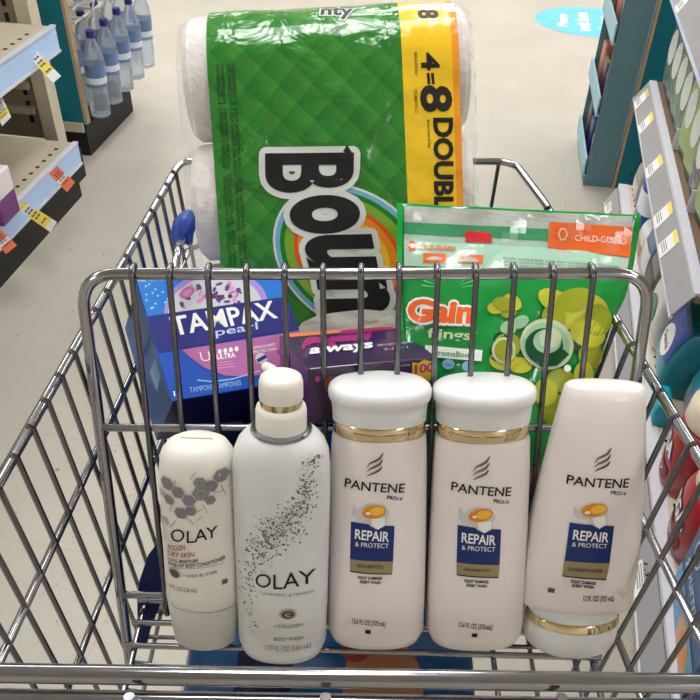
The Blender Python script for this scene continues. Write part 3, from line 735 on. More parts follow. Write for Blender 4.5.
def shampoo(base_px, top_px, off, label):
    M = bottle_frame(base_px, .792, 22, top_px, .011)
    root = thing('shampoo_bottle', label, 'bottle', M, 'white shampoo bottles with milky caps in the child seat')
    bm = bmesh.new(); loft(bm, SHP, 72); obj('bottle_body', bm, white_pl, root, smooth=60)
    bm = bmesh.new(); loft(bm, [(.1875, .0345, .0222, 2.1), (.1895, .0355, .0232, 2.1), (.1975, .0362, .0238, 2.1), (.199, .0352, .023, 2.1)], 72); obj('gold_band', bm, gold, root, smooth=40)
    bm = bmesh.new(); loft(bm, [(.199, .0362, .0245, 2.1), (.208, .0366, .0255, 2.1), (.2145, .0374, .0272, 2.1), (.2162, .0388, .0298, 2.1), (.2185, .0395, .0312, 2.1), (.2228, .0396, .0315, 2.1), (.2256, .0388, .0306, 2.1), (.2278, .0362, .0280, 2.1), (.2288, .031, .0235, 2.1), (.2290, .022, .0165, 2.1), (.2287, .006, .004, 2.1)], 72); obj('flip_cap', bm, cap_pl, root, smooth=70)
    S = Surf(SHP, M); a = pantene_art(S, root, 'SHAMPOO', off); P = lambda x, y: (x+off[0], y+off[1])
    S.T(a, '12.6 FL OZ (375 mL)', P(352, 622.5), P(385.5, 626), P(352.5, 617.5), black, 1, bold=.012)
    c = S.px(*P(368, 631.5)); a.rect(c[0]-.0022, c[1]-.0018, c[0]+.0022, c[1]+.0018, black)
    a.build('printed_label', root, S.fn, step=(.003, .004))
shampoo((375, 646), (380, 385), (0, 0), 'white shampoo bottle, the one next to the pump bottle')
shampoo((472.5, 647), (484.5, 385), (106.5, 3.5), 'white shampoo bottle, the one next to the upside down conditioner')

# conditioner standing on its cap
CND = [(.0450, .0400, .020, 2.6), (.0462, .0452, .0235, 2.8), (.052, .0462, .0255, 2.8), (.08, .0463, .0262, 2.6), (.115, .0445, .0262, 2.5), (.15, .0410, .025, 2.4), (.187, .0368, .0225, 2.3), (.212, .0336, .0195, 2.3), (.229, .0314, .016, 2.3), (.2350, .0304, .0135, 2.3), (.2378, .0280, .010, 2.3), (.2388, .022, .006, 2.3)]
M = bottle_frame((566, 648), .792, 20, (605, 388), .006)
root = thing('conditioner_bottle', 'white conditioner bottle standing upside down on its cap, leaning right', 'bottle', M)
bm = bmesh.new(); loft(bm, CND, 72); obj('bottle_body', bm, white_pl, root, smooth=60)
bm = bmesh.new(); loft(bm, [(.036, .0375, .0245, 2.1), (.045, .0370, .022, 2.2)], 72); obj('cap_neck', bm, cap_pl, root, smooth=60)
bm = bmesh.new(); loft(bm, [(.0285, .0378, .0258, 2.1), (.0295, .0388, .0268, 2.1), (.0355, .0384, .0262, 2.1), (.0365, .0374, .0252, 2.1)], 72); obj('gold_band', bm, gold, root, smooth=40)
bm = bmesh.new(); loft(bm, [(0, .024, .016, 2.1), (.0012, .031, .0215, 2.1), (.005, .0358, .0250, 2.1), (.011, .0382, .027, 2.1), (.018, .0392, .0278, 2.1), (.0285, .0388, .0272, 2.1)], 72); obj('flip_cap', bm, cap_pl, root, smooth=70)
S = Surf(CND, M); a = Art(); SP = S.px
swirl(a, S, 603, 456, 1.0)
S.T(a, 'PANTENE', (566, 483), (628, 487), (567.5, 473.5), black, bold=.012)
S.T(a, 'PRO-V', (610.5, 494), (626, 495.2), (611, 490), black, bold=.015)
a.poly([SP(569.5, 522), SP(614, 525.5), SP(609, 565), SP(564, 563)], navy)
a.poly([SP(564, 560), SP(609.4, 562.5), SP(606, 579), SP(562, 575)], khaki, 2); a.poly([SP(562, 574.5), SP(606, 578.4), SP(606, 579.4), SP(562, 575.6)], black, 3)
a.poly([SP(x, y) for x, y in ((574, 505), (579, 511), (584, 507), (592, 503), (604, 503), (608, 509), (606, 517), (605, 525), (599, 528), (593, 525), (587, 519), (578, 518), (574, 513))], splash, 3)
a.poly([SP(x, y) for x, y in ((592, 517), (605, 515), (605, 524), (599, 528), (594, 524))], wht, 4)
c0 = SP(594, 509.5); a.ell(c0[0], c0[1], .0098, .0056, amber, 4, rot=12); c1 = SP(598, 508.5); a.ell(c1[0], c1[1], .006, .0036, amber_l, 5, rot=12); c1 = SP(587, 511.5); a.ell(c1[0], c1[1], .0022, .0013, wht, 6, rot=12)
S.T(a, 'REPAIR', (572.5, 538.5), (607.5, 541.5), (573.8, 528.5), wht, 3, bold=.02)
S.T(a, '& PROTECT', (571.5, 545.5), (606.5, 547.5), (572, 541), wht, 3)
S.T(a, 'CONDITIONER', (568, 570), (602, 572), (568.2, 566.5), mat('dark_olive_ink', (.28, .25, .18), .5), 3, bold=.03, sp=1.1)
S.T(a, 'FIGHT DAMAGE', (571, 582.5), (595.5, 584.5), (571.3, 579.3), black, 1, bold=.03)
S.T(a, 'EVERY WASH', (572, 586.5), (593.5, 588.3), (572.3, 583.5), black, 1, bold=.03)
S.T(a, '12 FL OZ (355 mL)', (583, 600.5), (613.5, 600.5), (583.5, 595), black, 1, bold=.012)
c = SP(551, 590); a.rect(c[0]-.0025, c[1]-.002, c[0]+.0025, c[1]+.002, grey_ink)
a.build('printed_label', root, S.fn, step=(.003, .004))

# pump bottle
PMP = [(0, .030, .022, 2.3), (.003, .0335, .0255, 2.3), (.012, .0362, .028, 2.25), (.05, .0368, .0285, 2.2), (.15, .0370, .0288, 2.2), (.176, .0368, .0286, 2.2), (.189, .0355, .0278, 2.2), (.197, .0325, .0262, 2.15), (.2025, .028, .024, 2.1), (.2058, .023, .022, 2.0), (.2065, .0215, .0215, 2)]
M = bottle_frame((283, 652), .792, 16, (281, 390), .009)
root = thing('body_wash_bottle', 'cool white pump bottle with a silver speckled swirl', 'bottle', M)
bm = bmesh.new(); loft(bm, PMP, 72); obj('bottle_body', bm, cool_pl, root, smooth=60)
bm = bmesh.new(); loft(bm, [(.2048, .0222, .0222, 2), (.2062, .0230, .0230, 2), (.2085, .0224, .0224, 2), (.2088, .020, .020, 2)], 56); obj('collar_ring', bm, chrome, root, smooth=50)
bm = bmesh.new(); loft(bm, [(.206, .0188, .0188, 2), (.222, .0188, .0188, 2), (.2252, .0180, .0180, 2), (.2266, .0160, .0160, 2), (.2268, .0150, .0150, 2)], 56); obj('pump_collar', bm, ivory_pl, root, smooth=60)
bm = bmesh.new(); loft(bm, [(.2262, .0155, .0155, 2), (.2322, .0155, .0155, 2)], 56); obj('gold_band', bm, gold, root, smooth=50)
bm = bmesh.new(); loft(bm, [(.2320, .0158, .0158, 2), (.2332, .0162, .0162, 2), (.2450, .0160, .0160, 2), (.2488, .0148, .0148, 2), (.2506, .0118, .0118, 2), (.2508, .0100, .0100, 2), (.2502, .0085, .0085, 2), (.2501, .002, .002, 2)], 56); hd = obj('pump_head', bm, ivory_pl, root, smooth=60)
bm = bmesh.new(); tube(bm, [(-.002, .008, .242), (-.009, .020, .244), (-.014, .030, .242)], [.005, .0045, .004], 12); obj('spout', bm, ivory_pl, hd, smooth=60)
S = Surf(PMP, M); a = Art(); SP = S.px
rnd = random.Random(3)
path = [(322, 447), (313, 458), (307, 478), (305, 500), (298, 517), (283, 528), (265, 540), (255, 556), (249, 580), (250, 605), (256, 632)]
wid = [4, 8, 12, 15, 19, 22, 22, 16, 10, 8, 6]; den = [.9, 1.2, 1.3, 1.3, 1.4, 1.4, 1.1, .7, .5, .35, .25]
silver = mat('silver_fleck', (.42, .41, .38), .3, .5); silver2 = mat('pale_silver_fleck', (.60, .58, .54), .3, .5)
for i in range(len(path)-1):
    seg = math.dist(path[i], path[i+1]); cnt = int(seg*den[i]*wid[i]*.21)
    for _ in range(cnt):
        t_ = rnd.random(); x = path[i][0]*(1-t_)+path[i+1][0]*t_; y = path[i][1]*(1-t_)+path[i+1][1]*t_; w = wid[i]*(1-t_)+wid[i+1]*t_
        nx, ny = (path[i+1][1]-path[i][1])/seg, -(path[i+1][0]-path[i][0])/seg; q = rnd.gauss(0, .45)*w
        X, Y = x+nx*q, y+ny*q
        if not (237 < X < 326): continue
        u, v = SP(X, Y)
        if abs(u) > .0345: continue
        s_ = rnd.uniform(.0004, .00105); a.ell(u, v, s_, s_*rnd.uniform(.6, 1), silver if rnd.random() < .65 else silver2, 1, n=5, rot=rnd.random()*90)
S.T(a, 'O', (255.5, 586), (271, 587), (255.5, 572), black, 2); S.T(a, 'L', (273.5, 588.5), (282.5, 588.7), (273.5, 573), black, 2)
S.T(a, 'A', (283, 588.5), (299.5, 585.5), (283, 572.5), black, 2); S.T(a, 'Y', (298, 584), (316, 581), (298, 569.5), black, 2)
S.T(a, 'CLEANSING & FIRMING', (259, 593), (314, 591), (259, 590), lgrey_ink, 2)
c = SP(288, 614); a.ell(c[0], c[1], .0068, .0050, mat('champagne_ink', (.72, .66, .55), .4), 2); a.ell(c[0], c[1], .0050, .0038, mat('brown_seed_ink', (.36, .30, .22), .4), 3)
a.text('C', (c[0]-.002, c[1]-.0015), (.004, 0), (0, .003), wht, 4)
S.T(a, '+ COLLAGEN', (274, 627), (303, 625.5), (274, 623.5), grey_ink, 2); S.T(a, 'BODY WASH', (274, 640), (303, 638.5), (274, 636.5), grey_ink, 2)
S.T(a, '17.9 FL OZ (530 mL)', (265, 649), (311, 646), (265, 644), lgrey_ink, 2, bold=.01)
a.build('printed_label', root, S.fn, step=(.004, 0))

# inverted lotion tube-bottle
LOT = [(.0440, .0295, .0225, 2.2), (.0465, .0306, .0242, 2.2), (.07, .0306, .0245, 2.2), (.12, .0303, .0243, 2.2), (.155, .0299, .0238, 2.2), (.170, .0291, .0233, 2.2), (.180, .0270, .0220, 2.2), (.1862, .0232, .0194, 2.15), (.1898, .017, .0145, 2.1), (.1907, .010, .009, 2)]
M = bottle_frame((207, 643), .792, 16, (197, 445), .009)
root = thing('lotion_bottle', 'shorter ivory lotion bottle standing on its grey white cap with a grey hexagon pattern', 'bottle', M)
bm = bmesh.new(); loft(bm, LOT, 72); bd = obj('bottle_body', bm, ivory_pl, root, smooth=60)
bm = bmesh.new(); box(bm, -.012, .012, -.0007, .0007, .1902, .1915); obj('moulded_seam', bm, mat('shaded_ivory_plastic', (.84, .82, .77), .4), bd)
bm = bmesh.new(); loft(bm, [(0, .024, .018, 2.2), (.003, .0265, .0205, 2.2), (.02, .0283, .0222, 2.2), (.0435, .0302, .0242, 2.2), (.0442, .0295, .0238, 2.2)], 72); obj('flip_cap', bm, grey_cap, root, smooth=60)
S = Surf(LOT, M); a = Art(); SP = S.px
hx = mat('grey_hexagon_ink', (.52, .51, .53), .45); hx2 = mat('pale_hexagon_ink', (.74, .72, .73), .45); hl = mat('mauve_line_ink', (.70, .62, .60), .45)
for (x, y, r, d_) in [(167, 483, 7, 0), (178, 492, 6.5, 0), (200, 482.5, 6, 1), (201, 493, 8, 1), (211, 485.5, 6.5, 0), (221.5, 475, 7, 0), (189, 500, 6.5, 0), (169, 499, 5.5, 0), (181, 512.5, 6.5, 0), (191, 510.5, 5.5, 0), (210.5, 499.5, 5, 1), (165, 520, 4, 2), (162, 492, 4, 2)]:
    u, v = SP(x, y); R1 = r/1320.0
    a.ell(u, v, R1*1.18, R1*1.18, hx2, 2, n=6, rot=0); a.ell(u, v, R1*1.02, R1*1.02, hx if d_ < 2 else hx2, 3, n=6)
    if d_ == 1: a.ell(u, v, R1*.75, R1*.75, mat('pale_centre_ink', (.62, .61, .62), .45), 4, n=6); a.ell(u, v, R1*.5, R1*.5, hx, 5, n=6)
for p, q in [((207, 489), (216, 481)), ((194, 497), (186, 504)), ((190, 479), (196, 472)), ((214, 492), (224, 490)), ((185, 515), (194, 524)), ((172, 503), (170, 511)), ((195, 513), (203, 508)), ((172, 486), (176, 480)), ((221, 484), (226, 494)), ((203, 504), (208, 513)), ((197, 520), (203, 516)), ((176, 520), (170, 527))]:
    a.stroke([SP(*p), SP(*q)], .0006, hl, 1)
S.T(a, 'O', (171, 540.5), (184.5, 541), (171, 527.5), black, 2); S.T(a, 'L', (187, 542.5), (195, 542), (187, 529.5), black, 2)
S.T(a, 'A', (194.5, 542), (207.5, 539), (194.5, 529), black, 2); S.T(a, 'Y', (206, 538.5), (218, 536), (206, 526.5), black, 2)
S.T(a, 'ROUGH', (168, 548.5), (185, 549.5), (168, 543.5), rust_ink, 2, bold=.02); S.T(a, 'DRY SKIN', (168, 554), (194.5, 556), (168, 549.5), rust_ink, 2, bold=.02)
S.T(a, 'COOL MOISTURE', (168, 559), (198, 561.5), (168, 556), grey_ink, 2, bold=.02); S.T(a, 'RINSE-OFF BODY CONDITIONER', (168.5, 563.5), (225.5, 558), (168.5, 560), grey_ink, 2, bold=.02)
a.stroke([SP(171, 565.5), SP(198, 567.5), SP(224.5, 561.5)], .0004, lgrey_ink, 2)
c = SP(174.5, 572.5); a.ell(c[0], c[1], .0052, .0046, mat('champagne_ink', (.72, .66, .55), .4), 2); a.ell(c[0], c[1], .0040, .0036, mat('brown_seed_ink', (.36, .30, .22), .4), 3)
S.T(a, '+ SHEA BUTTER', (183, 576.5), (217.5, 572.5), (183, 573.5), grey_ink, 2)
S.T(a, '8 FL OZ (236 mL)', (170, 586.5), (197, 591.5), (170, 582.5), grey_ink, 2)
c = SP(225, 581); a.rect(c[0]-.002, c[1]-.0022, c[0]+.002, c[1]+.0022, grey_ink, 2)
a.build('printed_label', root, S.fn, step=(.003, 0))

# ================================================================= GOODS IN THE BASKET
def bx_thing(name, label, cat, c, axes, dims, mats, group=None, bev=.0015):
    M = frame(c, *axes); t = thing(name, label, cat, M, group); w, h, d = [v/2 for v in dims]
    bm = bmesh.new(); box(bm, -w, w, -h, h, -d, d)
    bm.faces.ensure_lookup_table()
    if isinstance(mats, list):   # order bottom(z-), top(z+), y-, x+, y+, x-
        for f, i in zip(bm.faces, range(6)): f.material_index = i
    obj('carton', bm, mats, t, bevel=bev); return t, M
class Plane:
    """a flat printed side of a box: local axis k fixed at value"""
    def __init__(s, M, o, ex, ey, n): s.M = M; s.o = Vector(o); s.ex = Vector(ex); s.ey = Vector(ey); s.n = Vector(n); s.I = M.inverted()
    def px(s, x, y):
        o = s.I @ CAM; d = s.I.to_3x3() @ ray(x, y); t = (s.o-o).dot(s.n)/d.dot(s.n); p = o+d*t-s.o
        return (p.dot(s.ex), p.dot(s.ey))
    def fn(s, u, v, h): return s.o+s.ex*u+s.ey*v+s.n*(h+.0002)
    def T(s, a, body, p0, p1, p2, m, L=1, **k):
        q0, q1, q2 = [Vector(s.px(*p)) for p in (p0, p1, p2)]; a.text(body, q0, q1-q0, q2-q0, m, L, **k)
    def P(s, a, pts, m, L=1): a.poly([s.px(*p) for p in pts], m, L)
    def E(s, a, x, y, rx, ry, m, L=1, rot=0, n=28, a0=0, a1=360):
        pts = []
        for k in range(n+(0 if a1-a0 >= 360 else 1)):
            t = R_(a0+(a1-a0)*k/n); X, Y = rx*math.cos(t), ry*math.sin(t); c_, d_ = math.cos(R_(rot)), math.sin(R_(rot)); pts.append((x+X*c_-Y*d_, y+X*d_+Y*c_))
        s.P(a, pts, m, L)
def scaled(c, k): return CAM+(Vector(c)-CAM)*k
# --- tampon carton
k = .93
ax = [Vector((.865, .468, -.184)), Vector((-.368, .839, .401)), Vector((.342, -.279, .897))]
tw, th_, td = .150*k, .134*k, .087*k
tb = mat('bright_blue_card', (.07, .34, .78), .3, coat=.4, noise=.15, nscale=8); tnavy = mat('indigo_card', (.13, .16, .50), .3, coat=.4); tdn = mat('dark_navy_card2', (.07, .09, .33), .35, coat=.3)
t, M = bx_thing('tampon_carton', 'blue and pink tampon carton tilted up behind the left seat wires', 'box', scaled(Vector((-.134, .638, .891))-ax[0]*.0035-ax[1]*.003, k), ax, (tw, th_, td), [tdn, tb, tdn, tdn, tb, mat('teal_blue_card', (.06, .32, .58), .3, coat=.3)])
Pl = Plane(M, (0, 0, td/2), (1, 0, 0), (0, 1, 0), (0, 0, 1)); a = Art()
def clipq(pts, m, L): # clip to the face
    a.poly([(max(-tw/2+.0006, min(tw/2-.0006, u)), max(-th_/2+.0006, min(th_/2-.0006, v))) for u, v in [Pl.px(*p) for p in pts]], m, L)
sky2 = mat('azure_card', (.12, .48, .86), .3, coat=.4, noise=.1, nscale=10)
clipq([(136, 276), (280, 262), (300, 290), (285, 300), (152, 318), (143, 318)], sky2, 1)
pkp = mat('orchid_ink', (.76, .45, .70), .35); pkp2 = mat('soft_pink_ink', (.85, .60, .78), .35); flw = mat('pale_flower_ink', (.80, .82, .84), .35); vio = mat('violet_ink', (.36, .24, .55), .35)
Pl.E(a, 216, 308, 52, 38, mat('lilac_ring_ink', (.66, .56, .86), .35), 2, rot=-8, a0=180, a1=365, n=30)
Pl.E(a, 215, 309, 47, 33, flw, 3, rot=-8, a0=180, a1=365, n=30)
rnd = random.Random(5)
for _ in range(42):
    an = rnd.uniform(185, 358); rr = rnd.uniform(.25, .9); x = 215+44*rr*math.cos(R_(an)); y = 308+30*rr*math.sin(R_(an))
    Pl.E(a, x, y, rnd.uniform(1.8, 4.6), rnd.uniform(1.2, 2.6), rnd.choice([vio, pkp, pkp2, mat('plum_ink', (.30, .20, .36), .35), flw, vio]), 4+_ % 3, rot=rnd.random()*180, n=10)
Pl.E(a, 187, 293, 8, 5, pkp, 8, rot=-35); Pl.E(a, 187, 293, 5, 3, pkp2, 9, rot=-35)
for _ in range(16): Pl.E(a, rnd.uniform(142, 170), rnd.uniform(284, 312), 1.2, 1.1, mat('pale_azure_ink', (.6, .82, .96), .35), 4, n=6)
q = [(144, 318), (151, 317), (287, 297), (305, 326), (300, 335), (150, 351)]
clipq([(145, 317), (285, 297), (303, 329), (158, 353)], tnavy, 9)
Pl.T(a, 'TAMPAX', (174, 336), (277, 318), (169, 317), wht, 11, bold=.02)
Pl.T(a, 'pearl', (216, 339), (258, 332), (215, 329), mat('pale_lilac_ink', (.80, .84, .95), .35), 11, bold=.005)
clipq([(182, 350), (300, 331), (313, 352), (296, 369), (250, 377), (225, 376), (204, 368), (190, 358)], mat('magenta_pink_card', (.72, .42, .66), .35, noise=.1), 8)
Pl.T(a, 'U', (201, 362), (211, 361), (199, 352), wht, 10, bold=-.01)
Pl.T(a, 'ULTRA', (217, 360), (235, 357.5), (216.6, 355), wht, 10, bold=.03)
for i in range(4): Pl.E(a, 219.5+i*5.6, 352-i*.9, 2.0, 2.6, wht, 10, n=12)
for i in range(3): Pl.P(a, [(218, 363+i*2.6), (232+2*i, 361+i*2.6), (232+2*i, 361.8+i*2.6), (218, 363.8+i*2.6)], pkp2, 10)
Pl.T(a, 'LEAKGUARD', (253, 349.5), (275, 346), (253, 346.5), wht, 10); Pl.T(a, 'PROTECTION', (253, 354), (276, 350.5), (253, 351), wht, 10)
Pl.E(a, 261, 359, 6, 5.5, flw, 10, rot=20); Pl.P(a, [(256, 360), (265, 355), (267, 358), (258, 363)], tnavy, 11)
a.stroke([Pl.px(*p) for p in ((197, 380.5), (212, 382), (232, 379.5), (260, 371))], .0012, mat('pale_azure_ink', (.6, .82, .96), .35), 9)
Pl.T(a, 'TAMPONS', (190, 393), (214, 389.5), (189, 387.5), mat('pale_azure_ink', (.6, .82, .96), .35), 10); Pl.T(a, 'TAMPONES', (216, 389.2), (241, 385.5), (215.5, 383.8), mat('pale_azure_ink', (.6, .82, .96), .35), 10)
Pl.T(a, '18', (174, 396.5), (181, 395.5), (173.4, 391.5), wht, 10, bold=.03)
Pl.T(a, 'PEARL PLASTIC TAMPONS', (141, 283), (170, 280.5), (140.7, 281), mat('pale_azure_ink', (.6, .82, .96), .35), 10)
a.h = .00006
a.build('printed_front', t, Pl.fn)
Ps = Plane(M, (0, -th_/2, 0), (1, 0, 0), (0, 0, 1), (0, -1, 0)); a = Art(); a.h = .0001
for i in range(12): Ps.P(a, [(206+i*3.1, 424.5-i*.4), (208+i*3.1, 424.2-i*.4), (208.4+i*3.1, 430-i*.4), (206.4+i*3.1, 430.3-i*.4)], lgrey_ink, 1)
a.build('printed_base', t, Ps.fn)
Ps = Plane(M, (-tw/2, 0, 0), (0, 1, 0), (0, 0, 1), (-1, 0, 0)); a = Art(); a.h = .0001
Ps.P(a, [(150, 372), (155, 358), (161, 376), (157, 392)], mat('pale_blue_patch_ink', (.50, .68, .84), .4), 1)
a.build('printed_side', t, Ps.fn)

# --- pad carton
k = .958
ax = [Vector((.955, .282, -.091)), Vector((-.294, .873, -.390)), Vector((-.031, .399, .916))]
# straighten to a right-handed frame
X_ = ax[0].normalized(); Z_ = (ax[2]-X_*ax[2].dot(X_)).normalized(); Y_ = Z_.cross(X_); pw, ph, pd = .112*k, .114*k, .047*k
pur = mat('deep_purple_card', (.25, .11, .35), .3, coat=.4, noise=.2, nscale=12); pur2 = mat('aubergine_card', (.20, .08, .24), .35, coat=.3)
t, M = bx_thing('pad_carton', 'purple and magenta carton of pads lying behind the first shampoo bottle', 'box', scaled((.004, .544, .948), k), (X_, Y_, Z_), (pw, ph, pd), [pur2, pur, pur2, pur2, mat('orange_flap_card', (.80, .40, .30), .35), mat('plum_side_card', (.38, .14, .42), .35)])
Pl = Plane(M, (0, 0, pd/2), (1, 0, 0), (0, 1, 0), (0, 0, 1)); a = Art(); a.h = .00015
mg = mat('magenta_leaf_ink', (.62, .15, .46), .35); og = mat('orange_edge_ink', (.90, .50, .28), .35)
cl = lambda pts, m, L: a.poly([(max(-pw/2+.0005, min(pw/2-.0005, u)), max(-ph/2+.0005, min(ph/2-.0005, v))) for u, v in [Pl.px(*p) for p in pts]], m, L)
cl([(281, 334), (392, 326), (395, 328.5), (284, 338)], og, 1)
cl([(340, 331), (392, 327), (396, 329.5), (342, 335)], mg, 2)
for i in range(9):
    an = R_(200+i*20); Pl.E(a, 318+13*math.cos(an), 345+4*math.sin(an), 7, 2.2, mg if i % 2 else mat('hot_pink_leaf_ink', (.76, .20, .48), .35), 2+i % 2, rot=math.degrees(an)*.6, n=12)
for i in range(7): Pl.E(a, 332+i*6, 340-i*.5, 5, 2.6, mg, 2+i % 2, rot=-30-i*5, n=12)
cl([(303, 358), (420, 344), (436, 356), (308, 368)], mat('dark_plum_band_ink', (.19, .09, .28), .35), 1)
Pl.T(a, 'always', (309, 358), (372, 351.5), (312, 347), wht, 7, bold=.03)
Pl.T(a, 'xtra protection', (377, 348), (412, 344.5), (377.5, 345), flw, 5); Pl.T(a, '3-IN-1', (384, 351.5), (408, 349), (384, 349.3), flw, 5)
a.build('printed_top', t, Pl.fn)
Pf = Plane(M, (0, -ph/2, 0), (1, 0, 0), (0, 0, 1), (0, -1, 0)); a = Art(); a.h = .0001
Pf.P(a, [(412, 362), (418, 363), (424, 359.5), (430, 361), (436, 358.5), (436.5, 379), (430, 381), (424, 379), (412, 377)], mat('yellow_burst_ink', (.95, .76, .15), .35), 2)
Pf.T(a, '100', (415, 373.5), (433, 371), (415, 364.5), mat('hot_pink_leaf_ink', (.8, .15, .45), .35), 3, bold=.03)
Pf.E(a, 332, 385, 8, 9, mat('copper_disc_ink', (.55, .27, .16), .35), 1); Pf.E(a, 317.5, 379, 2.6, 3, mat('hot_pink_leaf_ink', (.8, .15, .45), .35), 1)
Pf.T(a, 'LONG', (400, 366.5), (410, 365.5), (400, 364.5), flw, 2)
a.build('printed_front', t, Pf.fn)
Pf = Plane(M, (-pw/2, 0, 0), (0, 1, 0), (0, 0, 1), (-1, 0, 0)); a = Art(); a.h = .0001
for (x, y) in ((281, 352), (286, 362), (294, 372), (280, 368)): Pf.E(a, x, y, 4, 3, mg, 1, n=10)
a.build('printed_side', t, Pf.fn)

# --- supporting cartons
def plain(name, label, x0, x1, y0, y1, z0, z1, m, bev=.003, rz=0):
    c = Vector(((x0+x1)/2, (y0+y1)/2, z0)); bm = bmesh.new(); box(bm, x0-c.x, x1-c.x, y0-c.y, y1-c.y, 0, z1-z0)
    o = obj(name, bm, m, bevel=bev); o.location = c; o.rotation_euler = (0, 0, rz); return tag(o, label, 'box')
mid = mat('midnight_blue_card', (.05, .10, .32), .35, coat=.2); cob = mat('cobalt_card', (.03, .25, .58), .35, coat=.3); mar = mat('maroon_card', (.28, .07, .13), .4); lbl = mat('deep_sky_film', (.03, .29, .50), .4, bump=.3, bscale=15)
# large diaper-like pack on the basket floor
t = thing('blue_multipack', 'large blue film pack with an orange and brown picture lying under the child seat', 'package', Matrix.Translation((-.01, .52, ZFL+.003)))
bm = bmesh.new(); loft(bm, [(0, .125, .215, 6), (.008, .132, .222, 6), (.03, .134, .225, 7), (.045, .132, .222, 6), (.054, .122, .212, 6)], 48); obj('pack_body', bm, lbl, t, smooth=60)
a = Art(); a.h = .0004
a.ell(.047, -.16, .036, .05, mat('peach_ink', (.68, .46, .32), .6), 1); a.ell(.022, -.125, .014, .014, mat('brick_ink', (.60, .25, .18), .45), 2); a.ell(.05, -.125, .013, .006, mat('brown_ink', (.4, .22, .12), .45), 2)
a.rect(-.085, -.2, -.035, .0, mat('midnight_ink', (.03, .06, .22), .7), 1); a.rect(-.115, -.205, .115, -.195, mat('azure_ink', (.15, .5, .75), .4), 1)
a.build('printed_top', t, lambda u, v, h: Vector((u, v, .0542+h)))
ZB = ZFL+.003+.055
b1 = plain('navy_carton', 'dark navy carton seen between the two shampoo bottles', .02, .155, .485, .565, ZB, ZB+.058, mid)
b2 = plain('maroon_carton', 'maroon carton glimpsed between the two shampoo bottle necks', .015, .165, .492, .572, ZB+.059, ZB+.115, mar)
b3 = plain('cobalt_carton', 'cobalt blue carton directly beneath the purple pad carton', -.048, .083, .485, .585, ZB+.116, ZB+.168, cob)
b4 = plain('navy_carton', 'dark navy carton standing under the tilted tampon carton', -.15, -.055, .49, .60, ZB, ZB+.118, mid)
b5 = plain('navy_carton', 'dark navy carton hidden behind the pump bottle', -.045, .012, .50, .60, ZB, ZB+.115, mid)

# --- laundry pouch
root = thing('laundry_pouch', 'green and grey plastic pouch of laundry capsules with an orange strip', 'bag', Matrix.Translation(atd(505, 465, .69)))
O_ = atd(505, 465, .69)
rows = [(203, 215, 397, 641, .748), (214, 226, 397, 640, .748), (232, 243, 397, 637, .748), (250, 262, 397, 634, .746), (268, 280, 397, 630, .744), (290, 300, 397.5, 624, .742), (315, 322, 398, 612, .740), (345, 350, 400, 603, .737), (375, 378, 403, 594, .733), (405, 406, 408, 585, .729), (435, 435, 415, 572, .724), (458, 458, 425, 560, .722), (470, 470, 432, 552, .722)]
def bag_pt(t, s, off=0, back=False):
    t = max(0, min(.9999, t)); f_ = t*(len(rows)-1); i = int(f_); w = f_-i
    r0, r1 = rows[i], rows[i+1]
    yl, yr, xl_, xr_, d_ = [a_*(1-w)+b_*w for a_, b_ in zip(r0, r1)]; d_ *= .948
    P = atd(xl_, yl, d_)*(1-s)+atd(xr_, yr, d_+.0)*s
    bulge = (max(0, math.sin(math.pi*min(1, max(0, (t-.22)/.80)))))**.6*(max(0, 1-abs(2*s-1)**2.4))*.022
    wr = .0016*math.sin(s*23+t*9)*math.sin(t*17+s*5)*(1 if 0 < s < 1 else 0)
    n = Vector((0, -.80, .60))
    return P+n*((-(bulge+.0009) if back else (bulge+.0009+wr))+off)-O_
NS, NT = 30, 34
bm = bmesh.new(); G = {}
for side in (0, 1):
    for i in range(NT+1):
        for j in range(NS+1): G[side, i, j] = bm.verts.new(bag_pt(i/NT, j/NS, 0, side == 1))
for side in (0, 1):
    for i in range(NT):
        for j in range(NS):
            v = [G[side, i, j], G[side, i+1, j], G[side, i+1, j+1], G[side, i, j+1]]
            f = bm.faces.new(v if side == 0 else v[::-1]); u, w = (j+.5)/NS, (i+.5)/NT
            f.material_index = 0
for i in range(NT):
    bm.faces.new((G[0, i, 0], G[1, i, 0], G[1, i+1, 0], G[0, i+1, 0])); bm.faces.new((G[0, i, NS], G[0, i+1, NS], G[1, i+1, NS], G[1, i, NS]))
for j in range(NS):
    bm.faces.new((G[0, 0, j], G[0, 0, j+1], G[1, 0, j+1], G[1, 0, j])); bm.faces.new((G[0, NT, j], G[1, NT, j], G[1, NT, j+1], G[0, NT, j+1]))
gfilm = mat('kelly_green_film', (.04, .60, .25), .13, coat=.7, noise=.05, bump=.5, bscale=22); gfr = mat('silver_grey_film', (.76, .78, .76), .15, coat=.6, noise=.05, bump=.6, bscale=20)
obj('pouch_body', bm, gfilm, root, smooth=180)
